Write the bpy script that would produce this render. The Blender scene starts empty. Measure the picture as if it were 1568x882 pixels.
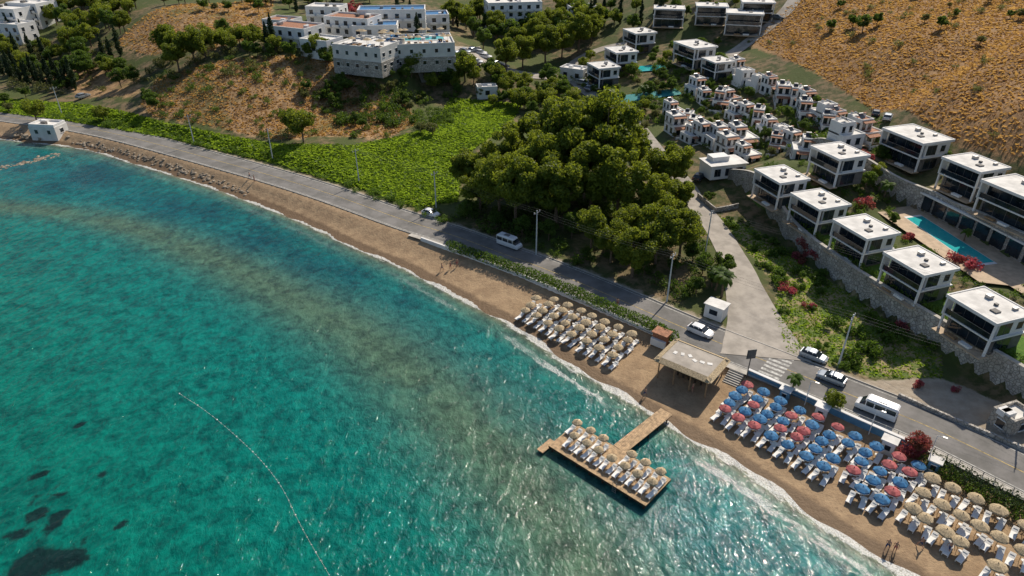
import bpy, math, random, bmesh
import numpy as np
from mathutils import Vector, Matrix
random.seed(7)
rng=np.random.default_rng(7)
R=math.radians
scene=bpy.context.scene
# ------------------------------------------------------------------ survey camera (used to recover ground positions)
F=1060.; UC,VC=784.,441.; TH=R(31); HC=63.
ST,CT=math.sin(TH),math.cos(TH)
def ray(u,v):
    du=(u-UC)/F; a=(v-VC)/F
    return du, CT-a*ST, -(ST+a*CT)
def S(u,v,z=0.):
    d=ray(u,v); t=(HC-z)/(-d[2]); return (d[0]*t,d[1]*t)
# ------------------------------------------------------------------ coast + road lines in metres
shore_px=[(-60,205),(0,212),(45,217),(100,222),(150,231),(210,250),(300,277),(370,302),(440,328),(500,356),(560,385),(620,408),(680,440),(740,473),(790,497),(850,540),(900,570),(950,600),(990,625),(1040,655),(1100,690),(1160,727),(1210,762),(1260,795),(1310,828),(1360,858),(1400,885)]
road_px=[(0,178),(100,190),(180,205),(260,226),(340,248),(420,270),(500,295),(560,316),(620,338),(700,362),(760,385),(830,410),(900,438),(960,464),(1030,495),(1100,525),(1180,556),(1260,588),(1340,620),(1420,652),(1500,690),(1568,724)]
shore=[(-900,330),(-420,265)]+[S(u,v,0) for u,v in shore_px]+[(75,8),(150,-90),(400,-300)]
road=[(-900,420),(-420,300)]+[S(u,v,2.0) for u,v in road_px]+[(92,24),(160,-60),(420,-260)]
def smooth_line(p,n=2):
    p=np.array(p,float)
    for _ in range(n):
        q=[p[0]]
        for i in range(len(p)-1):
            q.append(p[i]*.75+p[i+1]*.25); q.append(p[i]*.25+p[i+1]*.75)
        q.append(p[-1]); p=np.array(q)
    return p
shore=smooth_line(shore,1); road=smooth_line(road,2)
def sdist(X,Y,P):
    best=np.full(X.shape,1e18); sg=np.ones(X.shape); arc=np.zeros(X.shape); L=0
    for i in range(len(P)-1):
        ax,ay=P[i]; bx,by=P[i+1]; dx,dy=bx-ax,by-ay; l2=dx*dx+dy*dy
        if l2<1e-9: continue
        t=np.clip(((X-ax)*dx+(Y-ay)*dy)/l2,0,1)
        px=X-ax-t*dx; py=Y-ay-t*dy; d=px*px+py*py
        m=d<best; best=np.where(m,d,best); sg=np.where(m,np.sign(dx*(Y-ay)-dy*(X-ax)),sg)
        arc=np.where(m,L+t*math.sqrt(l2),arc); L+=math.sqrt(l2)
    return np.sqrt(best)*sg,arc
def sm(a,b,x):
    t=np.clip((x-a)/(b-a),0,1); return t*t*(3-2*t)
# retaining walls
W1=[S(1112,284,4.2),S(1150,312,3.9),S(1190,352,3.4),S(1240,402,3.1),S(1300,450,2.9),S(1400,516,2.6),S(1500,580,2.5),S(1568,622,2.4),(78,40)]
W2=[S(1200,252,7.6),S(1270,276,8),S(1345,299,8),S(1420,328,8),S(1500,370,8),S(1568,408,8),(96,60)]
def stepf(X,Y,W,h,f0,f1):
    W=np.array(W); a=W[0]; ext=[a-(W[1]-a)/np.linalg.norm(W[1]-a)*300]+list(W)+[W[-1]+(W[-1]-W[-2])/np.linalg.norm(W[-1]-W[-2])*300]
    d,_=sdist(X,Y,ext); dr=(W[-1]-a)/np.linalg.norm(W[-1]-a)
    t=(X-a[0])*dr[0]+(Y-a[1])*dr[1]
    return h*sm(0.15,.9,d)*sm(f0,f1,t)
def steps(X,Y): return stepf(X,Y,W1,3.8,-6,10)+stepf(X,Y,W2,4.2,-6,8)
ctrl=[(600,250,3),(700,200,5),(560,265,2.5),(480,230,4),(350,130,11),(250,110,10),(450,120,12),(300,160,7),(400,180,6),(500,180,5),(160,130,5),(60,130,4),(100,100,6),(30,60,9),(0,20,12),(150,30,14),(300,60,16),(260,20,20),(560,118,11),(607,97,14.5),(520,95,14.5),(690,90,13),(640,135,7),(450,55,17),(560,20,18),(750,90,10),(800,30,13),(850,100,8),(900,160,5.5),(880,300,3),(1000,250,4.5),(1030,330,3.5),(1120,420,3),(1180,470,2.5),(1060,285,4.5),(700,0,17),(900,0,19),(1000,20,20),(1100,20,22),(1200,5,26),(400,0,20),(200,0,18),
(920,118,9),(1000,100,11.5),(1080,100,13),(1130,70,16),(1040,180,7),(1100,225,7),(1170,215,9),(1250,200,11),(1200,165,11),(1320,205,13.5),(1160,120,13),
(1350,175,16),(1450,212,17.5),(1568,250,19),(1300,110,18.5),(1250,50,22),(1400,60,26),(1568,120,27),(1300,0,28.5),(1450,0,31),(1568,0,33),(1700,0,35),(1700,150,30),
(1230,335,7),(1300,385,7),(1400,445,7),(1500,508,7),(1568,550,7),(1340,330,8),(1400,332,8),(1500,402,8),(1450,365,8),(1568,455,7.8),(1700,600,7),(1700,480,8),
(1285,266,12),(1404,258,12.3),(1492,304,12.3),(1560,345,12.3),(1700,400,13),
(1190,400,3.2),(1250,450,2.9),(1350,520,2.6),(1450,580,2.4),(1568,640,2.3),(1100,310,4),(1150,350,3.5)]
CP=[]
for u,v,z in ctrl:
    x,y=S(u,v,z); CP.append((x,y,z))
for i in range(6,len(road)-4,4): CP.append((road[i][0],road[i][1],2.0))
CP+=[(240,420,80),(60,520,70),(-120,520,55),(-330,480,50),(-330,300,10),(280,150,60),(200,60,32),(150,0,16),(330,330,100)]
CP=np.array(CP)
zc=CP[:,2]-steps(CP[:,0],CP[:,1])
def U(r2): return r2*np.log(r2+1e-9)*.5
sc=100.
cx_,cy_=CP[:,0]/sc,CP[:,1]/sc
NCP=len(CP)
K=U((cx_[:,None]-cx_)**2+(cy_[:,None]-cy_)**2)+np.eye(NCP)*.0006
Pm=np.stack([np.ones(NCP),cx_,cy_],1)
A=np.zeros((NCP+3,NCP+3)); A[:NCP,:NCP]=K; A[:NCP,NCP:]=Pm; A[NCP:,:NCP]=Pm.T
wt=np.linalg.solve(A,np.concatenate([zc,np.zeros(3)]))
def TPS(X,Y):
    Xs,Ys=X/sc,Y/sc; o=wt[NCP]+wt[NCP+1]*Xs+wt[NCP+2]*Ys
    for i in range(NCP): o=o+wt[i]*U((Xs-cx_[i])**2+(Ys-cy_[i])**2)
    return o
def HF(X,Y):
    ds,s=sdist(X,Y,shore); dr,_=sdist(X,Y,road)
    E=np.clip(TPS(X,Y)+steps(X,Y),1.9,95)
    E=E+np.clip((E-6)/20,0,1)*(.5*np.sin(X*.13+1.3*np.sin(Y*.07))+.4*np.sin(Y*.17+X*.05))*(X<60)
    q=np.clip(ds/(np.maximum(ds,0)+np.maximum(-dr-4.3,0)+1e-6),0,1)
    wob=(.05*np.sin(s/3.1)+.04*np.sin(s/1.3+2))*np.exp(-np.abs(ds)/3)
    narrow=np.clip((12.-(ds-dr-4.3))/5.,0,1)
    beach=1.15*q**.85+.85*(sm(.86,1,q)*(1-narrow)+sm(.35,1,q)*narrow)+wob
    inl=2.0+(E-2.0)*sm(4.6,9.5,dr)
    h=np.where(dr<-4.3,beach,inl)
    sea=np.maximum(-5,ds*.09)+wob
    return np.where(ds<0,sea,h),ds,dr,s
X0,X1,Y0,Y1=-240,200,20,420
xc=np.arange(X0,X1+1,1.); yc=np.arange(Y0,Y1+1,1.)
xs=np.concatenate([[-3000,-1800,-1000,-650,-450,-350,-290,-260],xc,[220,250,290,350,450,650,1000,1800,3000]])
ys=np.concatenate([[-1500,-700,-300,-120,-40,0],yc,[440,480,540,640,800,1100,1700,2600,3500]])
XX,YY=np.meshgrid(xs,ys)
HH,DS,DR,SS=HF(XX,YY)
far=np.maximum(np.abs(XX)-300,0)+np.maximum(YY-450,0)
HH=np.where((far>0)&(DS>0)&(DR>9),np.clip(HH,2,110),HH)
ix0=8; iy0=6
HC_=HH[iy0:iy0+len(yc),ix0:ix0+len(xc)].copy()
HL=HC_.tolist()
def H(x,y):
    fx=min(max(x-X0,0),X1-X0-1.001); fy=min(max(y-Y0,0),Y1-Y0-1.001)
    i=int(fx);j=int(fy);a=fx-i;b=fy-j
    r0=HL[j];r1=HL[j+1]
    return (r0[i]*(1-a)+r0[i+1]*a)*(1-b)+(r1[i]*(1-a)+r1[i+1]*a)*b
def HV(x,y):
    fx=np.clip(x-X0,0,X1-X0-1.001); fy=np.clip(y-Y0,0,Y1-Y0-1.001)
    i=fx.astype(int);j=fy.astype(int);a=fx-i;b=fy-j
    return (HC_[j,i]*(1-a)+HC_[j,i+1]*a)*(1-b)+(HC_[j+1,i]*(1-a)+HC_[j+1,i+1]*a)*b
def G(u,v,h=0.):
    """ground point (x,y,z); h = height of the surveyed feature above ground"""
    d=ray(u,v); t=20.
    while t<900:
        x,y,z=d[0]*t,d[1]*t,HC+d[2]*t
        if z<=H(x,y)+h: break
        t+=1.
    lo,hi=t-1,t
    for _ in range(10):
        m=(lo+hi)/2
        if HC+d[2]*m<=H(d[0]*m,d[1]*m)+h: hi=m
        else: lo=m
    x,y=d[0]*hi,d[1]*hi
    return (x,y,H(x,y))
# ------------------------------------------------------------------ node helpers
def nd(nt,t,ins=None,**pr):
    k=nt.nodes.new(t)
    for a,b in pr.items(): setattr(k,a,b)
    for a,b in (ins or {}).items():
        s=k.inputs[a]
        if isinstance(b,bpy.types.NodeSocket): nt.links.new(b,s)
        else:
            if isinstance(b,tuple) and len(b)==3 and s.type=='RGBA': b=b+(1,)
            s.default_value=b
    return k
def mx(nt,f,a,b,mode='MIX'):
    return nd(nt,'ShaderNodeMix',{0:f,6:a,7:b},data_type='RGBA',blend_type=mode).outputs[2]
def mt(nt,op,a,b=0.,c=0.,clamp=False):
    return nd(nt,'ShaderNodeMath',{0:a,1:b,2:c},operation=op,use_clamp=clamp).outputs[0]
def ns(nt,vec,scale,detail=4,rough=.55,dist=0.):
    return nd(nt,'ShaderNodeTexNoise',{'Vector':vec,'Scale':scale,'Detail':detail,'Roughness':rough,'Distortion':dist}).outputs[0]
def ss(nt,x,a,b):
    return nd(nt,'ShaderNodeMapRange',{0:x,1:a,2:b,3:0.,4:1.},interpolation_type='SMOOTHSTEP').outputs[0]
def newmat(name):
    m=bpy.data.materials.new(name); m.use_nodes=True; nt=m.node_tree; nt.nodes.clear()
    out=nt.nodes.new('ShaderNodeOutputMaterial'); return m,nt,out
def mat(name,col,rough=.7,var=.15,scale=1.5,bump=0.,metal=0.,spec=.3,col2=None,fine=None,world=False):
    m,nt,out=newmat(name)
    tc=nd(nt,'ShaderNodeNewGeometry').outputs['Position'] if world else nd(nt,'ShaderNodeTexCoord').outputs['Object']
    f=ns(nt,tc,scale,5,.6)
    f=ss(nt,f,.3,.7)
    c2=col2 or tuple(c*(1-var*2) for c in col)
    c=mx(nt,f,tuple(min(1,x*(1+var*.4)) for x in col),c2)
    p=nd(nt,'ShaderNodeBsdfPrincipled',{'Base Color':c,'Roughness':rough,'Metallic':metal,'Specular IOR Level':spec})
    if bump:
        b=nd(nt,'ShaderNodeBump',{'Height':ns(nt,tc,scale*6,4),'Strength':bump,'Distance':.05}); nt.links.new(b.outputs[0],p.inputs['Normal'])
    nt.links.new(p.outputs[0],out.inputs[0]); return m
def leafmat(name,dark,light,trans=.42):
    m,nt,out=newmat(name)
    t=nd(nt,'ShaderNodeAttribute',attribute_name='tone').outputs['Fac']
    oi=nd(nt,'ShaderNodeObjectInfo').outputs['Random']
    g=nd(nt,'ShaderNodeNewGeometry').outputs['Position']
    f=mt(nt,'ADD',t,mt(nt,'MULTIPLY',mt(nt,'SUBTRACT',oi,.5),.35))
    f=mt(nt,'ADD',f,mt(nt,'MULTIPLY',mt(nt,'SUBTRACT',ns(nt,g,.35,3),.5),.8),clamp=True)
    c=mx(nt,f,dark,light)
    d=nd(nt,'ShaderNodeBsdfPrincipled',{'Base Color':c,'Roughness':.55,'Specular IOR Level':.25})
    tr=nd(nt,'ShaderNodeBsdfTranslucent',{'Color':mx(nt,.6,c,(light[0]*1.5,light[1]*1.5,light[2]*.8))})
    s=nd(nt,'ShaderNodeMixShader',{0:trans,1:d.outputs[0],2:tr.outputs[0]})
    nt.links.new(s.outputs[0],out.inputs[0]); return m
M={}
M['white']=mat('white_plaster',(.74,.73,.71),.8,.05,.6,.1)
M['roofw']=mat('white_roof_membrane',(.72,.70,.66),.85,.13,.5,.2)
M['cream']=mat('cream_render',(.68,.67,.64),.85,.08,.5)
M['glass']=mat('dark_window_glass',(.02,.03,.04),.08,.3,.5,spec=.6)
M['frame']=mat('window_frame',(.10,.10,.10),.5,.1)
M['greyw']=mat('grey_cladding',(.16,.15,.14),.7,.15,1.)
M['terra']=mat('terracotta_tiles',(.40,.19,.11),.8,.25,3.,.3)
M['wood']=mat('weathered_wood',(.38,.24,.13),.75,.25,4.,.2)
M['deck']=mat('jetty_planks',(.50,.34,.19),.7,.25,2.,.2)
M['dwood']=mat('dark_wood',(.07,.045,.03),.8,.2,3.)
M['thatch']=mat('straw_thatch',(.52,.41,.26),.95,.25,6.,.6)
M['blue']=mat('blue_canvas',(.05,.19,.38),.7,.3,1.2)
M['red']=mat('red_canvas',(.46,.12,.12),.7,.3,1.2)
M['cush']=mat('white_cushion',(.80,.79,.76),.8,.06,2.)
M['bluec']=mat('blue_cushion',(.05,.18,.38),.8,.1,2.)
M['asph']=mat('asphalt',(.20,.19,.18),.9,.16,.35,.3,col2=(.135,.13,.12),world=True)
M['conc']=mat('worn_concrete',(.40,.36,.31),.9,.14,.5,.3,world=True)
M['kerb']=mat('kerb_stone',(.48,.45,.40),.85,.12,1.,world=True)
M['line']=mat('road_paint_white',(.55,.54,.50),.8,.3,2.,world=True)
M['yline']=mat('road_paint_yellow',(.50,.37,.14),.8,.3,2.,world=True)
M['pave']=mat('terrace_paving',(.50,.38,.26),.8,.12,1.,world=True)
M['metal']=mat('galvanised_metal',(.35,.35,.35),.45,.1,2.,metal=.6)
M['wirem']=mat('cable',(.12,.12,.12),.6,.1,2.)
M['polew']=mat('utility_pole_paint',(.55,.58,.58),.6,.1,2.)
M['carw']=mat('white_car_paint',(.75,.75,.75),.25,.03,1.,spec=.5)
M['cars']=mat('silver_car_paint',(.38,.42,.46),.25,.05,1.,metal=.4,spec=.5)
M['carr']=mat('red_car_paint',(.40,.04,.03),.25,.05,1.,spec=.5)
M['card']=mat('dark_car_paint',(.04,.05,.06),.25,.05,1.,spec=.5)
M['tyre']=mat('tyre_rubber',(.02,.02,.02),.8,.1)
M['lamp']=mat('lamp_lens',(.6,.5,.4),.2,.1)
M['bark']=mat('tree_bark',(.20,.14,.09),.9,.3,3.,.6)
M['tealc']=mat('court_surface',(.03,.24,.24),.7,.1,.5)
M['bluew']=mat('blue_wall_paint',(.10,.25,.40),.7,.12,1.)
M['skin']=mat('skin',(.48,.27,.18),.55,.08,5.)
M['hair']=mat('hair',(.03,.02,.012),.6,.2,20.)
M['shorts']=mat('swim_shorts',(.04,.06,.15),.8,.1,5.)
M['rock']=mat('rock',(.34,.28,.21),.9,.3,.8,.8)
M['brick']=mat('brick_chimney',(.38,.16,.09),.9,.2,4.,.3)
M['leaf_e']=leafmat('eucalyptus_leaves',(.06,.10,.014),(.25,.29,.035),.48)
M['leaf_r']=leafmat('broadleaf_foliage',(.03,.065,.014),(.13,.20,.03),.45)
M['leaf_o']=leafmat('olive_foliage',(.07,.085,.03),(.20,.21,.08))
M['leaf_c']=leafmat('cypress_foliage',(.012,.026,.010),(.04,.07,.022),.2)
M['leaf_h']=leafmat('hedge_leaves',(.04,.085,.012),(.13,.21,.03),.45)
M['leaf_b']=leafmat('bougainvillea_flowers',(.10,.09,.03),(.48,.08,.15))
M['leaf_g']=leafmat('meadow_grass_blades',(.08,.15,.015),(.24,.34,.04),.6)
M['leaf_d']=leafmat('dry_grass_blades',(.20,.11,.05),(.46,.28,.125),.55)
m,nt,out=newmat('rubble_stone_wall')
g=nd(nt,'ShaderNodeNewGeometry').outputs['Position']
vor=nd(nt,'ShaderNodeTexVoronoi',{'Vector':g,'Scale':1.9}); ved=nd(nt,'ShaderNodeTexVoronoi',{'Vector':g,'Scale':1.9},feature='DISTANCE_TO_EDGE')
c=mx(nt,nd(nt,'ShaderNodeSeparateColor',{0:vor.outputs['Color']}).outputs[0],(.60,.56,.50),(.34,.31,.28))
c=mx(nt,ss(nt,ns(nt,g,.4,4),.4,.7),c,(.36,.33,.28))
c=mx(nt,ss(nt,ved.outputs[0],.0,.10),(.16,.15,.13),c)
p=nd(nt,'ShaderNodeBsdfPrincipled',{'Base Color':c,'Roughness':.9})
b=nd(nt,'ShaderNodeBump',{'Height':ss(nt,ved.outputs[0],0.,.2),'Strength':.7,'Distance':.08}); nt.links.new(b.outputs[0],p.inputs['Normal'])
nt.links.new(p.outputs[0],out.inputs[0]); M['stone']=m
m,nt,out=newmat('pool_water')
g=nd(nt,'ShaderNodeNewGeometry').outputs['Position']
p=nd(nt,'ShaderNodeBsdfPrincipled',{'Base Color':mx(nt,ns(nt,g,1.5,3),(.01,.32,.33),(.06,.48,.47)),'Roughness':.05})
b=nd(nt,'ShaderNodeBump',{'Height':ns(nt,g,2.5,2),'Strength':.15,'Distance':.1}); nt.links.new(b.outputs[0],p.inputs['Normal'])
nt.links.new(p.outputs[0],out.inputs[0]); M['pool']=m
# ------------------------------------------------------------------ mesh helpers
COL=scene.collection
def link(o): COL.objects.link(o); return o
def mesh_np(name,V,Q,mats,mi=None,tone=None,smooth=False):
    me=bpy.data.meshes.new(name); V=np.ascontiguousarray(V,dtype=np.float32); Q=np.ascontiguousarray(Q,dtype=np.int32); k=len(Q)
    me.vertices.add(len(V)); me.vertices.foreach_set('co',V.ravel())
    me.loops.add(k*4); me.loops.foreach_set('vertex_index',Q.ravel())
    me.polygons.add(k); me.polygons.foreach_set('loop_start',np.arange(0,k*4,4,dtype=np.int32))
    for m_ in mats: me.materials.append(m_)
    if mi is not None: me.polygons.foreach_set('material_index',np.asarray(mi,dtype=np.int32))
    if tone is not None:
        a=me.attributes.new('tone','FLOAT','POINT'); a.data.foreach_set('value',np.asarray(tone,dtype=np.float32))
    me.update(calc_edges=True)
    me.polygons.foreach_set('use_smooth',np.full(k,smooth))
    return me
def inst(name,me,loc,rz=0,s=1.,rx=0,ry=0):
    o=bpy.data.objects.new(name,me); o.location=loc; o.rotation_euler=(rx,ry,rz)
    o.scale=(s,s,s) if not isinstance(s,tuple) else s
    return link(o)
class B:
    def __init__(s): s.p={}
    def add(s,part,m,V,Fc):
        k=(part,m); d=s.p.setdefault(k,([],[])); o=len(d[0]); d[0].extend(V); d[1].extend([tuple(i+o for i in f) for f in Fc])
    def box(s,part,m,c,sz,rz=0.,rx=0.,ry=0.,taper=1.):
        hx,hy,hz=sz[0]/2,sz[1]/2,sz[2]/2
        V=[Vector((x*hx*(taper if z>0 else 1),y*hy*(taper if z>0 else 1),z*hz)) for z in(-1,1) for y in(-1,1) for x in(-1,1)]
        mtx=Matrix.Rotation(rz,3,'Z')@Matrix.Rotation(ry,3,'Y')@Matrix.Rotation(rx,3,'X')
        V=[tuple(mtx@v+Vector(c)) for v in V]
        s.add(part,m,V,[(0,2,3,1),(4,5,7,6),(0,1,5,4),(2,6,7,3),(0,4,6,2),(1,3,7,5)])
    def cyl(s,part,m,p0,p1,r0,r1=None,n=8,cap=True):
        r1=r0 if r1 is None else r1
        a=Vector(p0);b=Vector(p1);d=(b-a).normalized()
        t=d.orthogonal().normalized(); w=d.cross(t)
        V=[];Fc=[]
        for i in range(n):
            an=2*math.pi*i/n; e=t*math.cos(an)+w*math.sin(an)
            V.append(tuple(a+e*r0)); V.append(tuple(b+e*r1))
        for i in range(n):
            j=(i+1)%n; Fc.append((2*i,2*j,2*j+1,2*i+1))
        if cap: Fc.append(tuple(range(2*n-2,-1,-2))); Fc.append(tuple(range(1,2*n,2)))
        s.add(part,m,V,Fc)
    def win(s,c,ang,w,h,part='windows',trim='white'):
        ca,sa=math.cos(ang),math.sin(ang)
        s.box(part,'glass',(c[0],c[1],c[2]),(.05,w,h),ang)
        def off(a,z): return (c[0]-sa*a+ca*.03,c[1]+ca*a+sa*.03,c[2]+z)
        s.box('window_trim',trim,off(0,-h/2-.05),(.16,w+.2,.1),ang)
        s.box('window_trim',trim,off(0,h/2+.05),(.12,w+.2,.1),ang)
        if w>1.4: s.box('window_trim','frame',off(0,0),(.05,.07,h-.02),ang)
    def single(s,name):
        V=[];Fc=[];mi=[];mats=[]
        for (part,m),(v,f) in s.p.items():
            o=len(V); V+=v; Fc+=[tuple(i+o for i in q) for q in f]
            if m not in mats: mats.append(m)
            mi+=[mats.index(m)]*len(f)
        me=bpy.data.meshes.new(name); me.from_pydata(V,[],Fc)
        for q in mats: me.materials.append(M[q])
        me.polygons.foreach_set('material_index',mi); me.update(); return me
    def prefab(s,name):
        o=[]; parts={}
        for (part,m),d in s.p.items(): parts.setdefault(part,[]).append((m,d))
        for part,l in parts.items():
            b=B()
            for m,d in l: b.p[(part,m)]=d
            o.append((part,b.single(name+'_'+part)))
        return o
def place(name,pf,loc,rz=0,s=1.):
    e=bpy.data.objects.new(name,None); e.location=loc; e.rotation_euler=(0,0,rz); e.scale=(s,s,s); e.empty_display_size=.5; link(e)
    for part,me in pf:
        c=bpy.data.objects.new(part,me); c.parent=e; link(c)
    return e
# ------------------------------------------------------------------ zones
def pxpoly(P): return np.array([G(u,v)[:2] for u,v in P])
def pmask(X,Y,P,soft=3.):
    inside=np.zeros(X.shape,bool); best=np.full(X.shape,1e18); k=len(P)
    for i in range(k):
        ax,ay=P[i]; bx,by=P[(i+1)%k]
        c=((ay>Y)!=(by>Y))&(X<(bx-ax)*(Y-ay)/((by-ay) if by!=ay else 1e-9)+ax); inside^=c
        dx,dy=bx-ax,by-ay; t=np.clip(((X-ax)*dx+(Y-ay)*dy)/(dx*dx+dy*dy+1e-9),0,1)
        best=np.minimum(best,(X-ax-t*dx)**2+(Y-ay-t*dy)**2)
    d=np.sqrt(best)*np.where(inside,1,-1)
    return np.clip(.5+d/(2*soft),0,1)
meadow_px=[(0,152),(110,158),(240,185),(330,205),(430,222),(530,225),(600,212),(650,200),(690,150),(800,160),(770,200),(710,240),(700,310),(640,318),(560,292),(420,250),(260,212),(100,185),(0,172)]
dry_px=[(215,160),(240,120),(330,95),(480,85),(540,112),(620,150),(640,190),(590,212),(500,208),(430,215),(330,195),(230,178)]
dry2_px=[(170,70),(240,15),(420,0),(410,55),(330,75),(230,85)]
dry3_px=[(60,120),(140,150),(210,150),(215,120),(120,100)]
hill_px=[(1140,68),(1175,35),(1215,5),(1240,-60),(1750,-80),(1750,350),(1568,250),(1450,208),(1350,172),(1250,112),(1200,90)]
lawn_px=[(1130,290),(1200,300),(1330,370),(1450,445),(1640,560),(1640,640),(1560,588),(1400,485),(1260,395),(1190,330)]
verge_px=[(1100,330),(1150,345),(1240,410),(1300,450),(1440,545),(1440,580),(1330,578),(1205,540),(1185,480),(1190,440)]
pale_px=[(1320,583),(1440,578),(1568,632),(1640,660),(1640,720),(1568,690),(1500,662),(1400,618)]
MEADOW,DRY,DRY2,DRY3,HILL,LAWN,VERGE,PALE=[pxpoly(p) for p in(meadow_px,dry_px,dry2_px,dry3_px,hill_px,lawn_px,verge_px,pale_px)]
zm=pmask(XX,YY,MEADOW,2.5); zd=np.maximum(np.maximum(pmask(XX,YY,DRY,4),pmask(XX,YY,DRY2,5)),pmask(XX,YY,DRY3,4)); zh=pmask(XX,YY,HILL,3)
zh=np.maximum(zh,np.clip((YY-430)/30,0,1)); zl=pmask(XX,YY,LAWN,.9); zv=pmask(XX,YY,VERGE,1.5); zp=pmask(XX,YY,PALE,1.2)
zp=np.maximum(zp,np.clip(1-(np.abs(DR)-4)/3,0,1)*.62*(DR>0))
zs=np.where(DR<-2,1.,np.clip(.5-(DR+4.0)/2,0,1)); wet=np.clip(1-DS/2.6,0,1)*(DR<-2)
# ------------------------------------------------------------------ terrain
ny,nx=XX.shape
idx=np.arange(ny*nx).reshape(ny,nx)
Q=np.stack([idx[:-1,:-1],idx[:-1,1:],idx[1:,1:],idx[1:,:-1]],-1).reshape(-1,4)
m,nt,out=newmat('terrain_surface')
g=nd(nt,'ShaderNodeNewGeometry').outputs['Position']
a1=nd(nt,'ShaderNodeSeparateColor',{0:nd(nt,'ShaderNodeAttribute',attribute_name='zoneA').outputs['Color']}).outputs
a2=nd(nt,'ShaderNodeSeparateColor',{0:nd(nt,'ShaderNodeAttribute',attribute_name='zoneB').outputs['Color']}).outputs
a3=nd(nt,'ShaderNodeSeparateColor',{0:nd(nt,'ShaderNodeAttribute',attribute_name='zoneC').outputs['Color']}).outputs
n1=ns(nt,g,.07,5,.6); n2=ns(nt,g,.5,6,.65); n3=ns(nt,g,2.6,5,.65)
def zmask(a,amp=.6,w=.1):
    q=mt(nt,'ADD',a,mt(nt,'MULTIPLY',mt(nt,'SUBTRACT',n2,.5),amp)); return ss(nt,q,.5-w,.5+w)
scrub=mx(nt,ss(nt,n2,.38,.62),(.06,.07,.025),(.21,.15,.085))
scrub=mx(nt,ss(nt,n1,.42,.6),scrub,(.075,.095,.028))
c=scrub
dry=mx(nt,ss(nt,n2,.36,.66),(.21,.13,.065),(.42,.27,.14)); dry=mx(nt,ss(nt,n1,.5,.66),dry,(.15,.13,.05))
c=mx(nt,zmask(a1[1],1.1,.16),c,dry)
mp=nd(nt,'ShaderNodeMapping',{'Vector':g,'Scale':(.10,.10,1.5)}).outputs[0]
hn=ns(nt,mp,1.0,6,.7,.4)
hill=mx(nt,ss(nt,hn,.34,.62),(.19,.105,.048),(.42,.25,.115)); hill=mx(nt,ss(nt,n3,.42,.66),hill,(.23,.13,.06)); hill=mx(nt,mt(nt,'MULTIPLY',ss(nt,n1,.5,.7),.5),hill,(.28,.19,.10))
c=mx(nt,zmask(a1[2],.7),c,hill)
mea=mx(nt,ss(nt,n2,.35,.65),(.07,.13,.018),(.20,.28,.04)); mea=mx(nt,ss(nt,n1,.46,.6),mea,(.28,.27,.07))
c=mx(nt,zmask(a1[0],.8),c,mea)
vg=mx(nt,ss(nt,n2,.42,.6),(.10,.15,.03),(.32,.25,.14)); c=mx(nt,zmask(a2[1],.5),c,vg)
lw=mx(nt,ss(nt,n3,.3,.7),(.06,.135,.02),(.12,.21,.035)); c=mx(nt,zmask(a2[0],.2),c,lw)
pl=mx(nt,ss(nt,n2,.3,.7),(.42,.36,.28),(.31,.255,.19)); c=mx(nt,zmask(a2[2],.8),c,pl)
sand=mx(nt,ss(nt,n2,.35,.65),(.39,.275,.165),(.29,.20,.12)); sand=mx(nt,ss(nt,n3,.5,.75),sand,(.24,.165,.10))
wetm=ss(nt,mt(nt,'ADD',a3[1],mt(nt,'MULTIPLY',mt(nt,'SUBTRACT',n2,.5),.5)),.25,.6)
sand=mx(nt,wetm,sand,(.16,.105,.06))
c=mx(nt,zmask(a3[0],.5),c,sand)
p=nd(nt,'ShaderNodeBsdfPrincipled',{'Base Color':c,'Roughness':mt(nt,'SUBTRACT',.92,mt(nt,'MULTIPLY',mt(nt,'MULTIPLY',wetm,a3[0]),.3)),'Specular IOR Level':.2})
bh=mt(nt,'ADD',mt(nt,'MULTIPLY',n2,.7),mt(nt,'MULTIPLY',n3,.35))
b=nd(nt,'ShaderNodeBump',{'Height':bh,'Strength':.65,'Distance':.5}); nt.links.new(b.outputs[0],p.inputs['Normal'])
nt.links.new(p.outputs[0],out.inputs[0])
me=mesh_np('terrain',np.stack([XX,YY,HH],-1).reshape(-1,3),Q,[m],smooth=True)
def cattr(me,name,a,b_,c_):
    at=me.attributes.new(name,'FLOAT_COLOR','POINT'); arr=np.stack([a,b_,c_,np.ones_like(a)],-1).reshape(-1).astype(np.float32); at.data.foreach_set('color',arr)
cattr(me,'zoneA',zm,zd,zh); cattr(me,'zoneB',zl,zv,zp); cattr(me,'zoneC',zs,wet,zs*0)
inst('terrain',me,(0,0,0))
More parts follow.
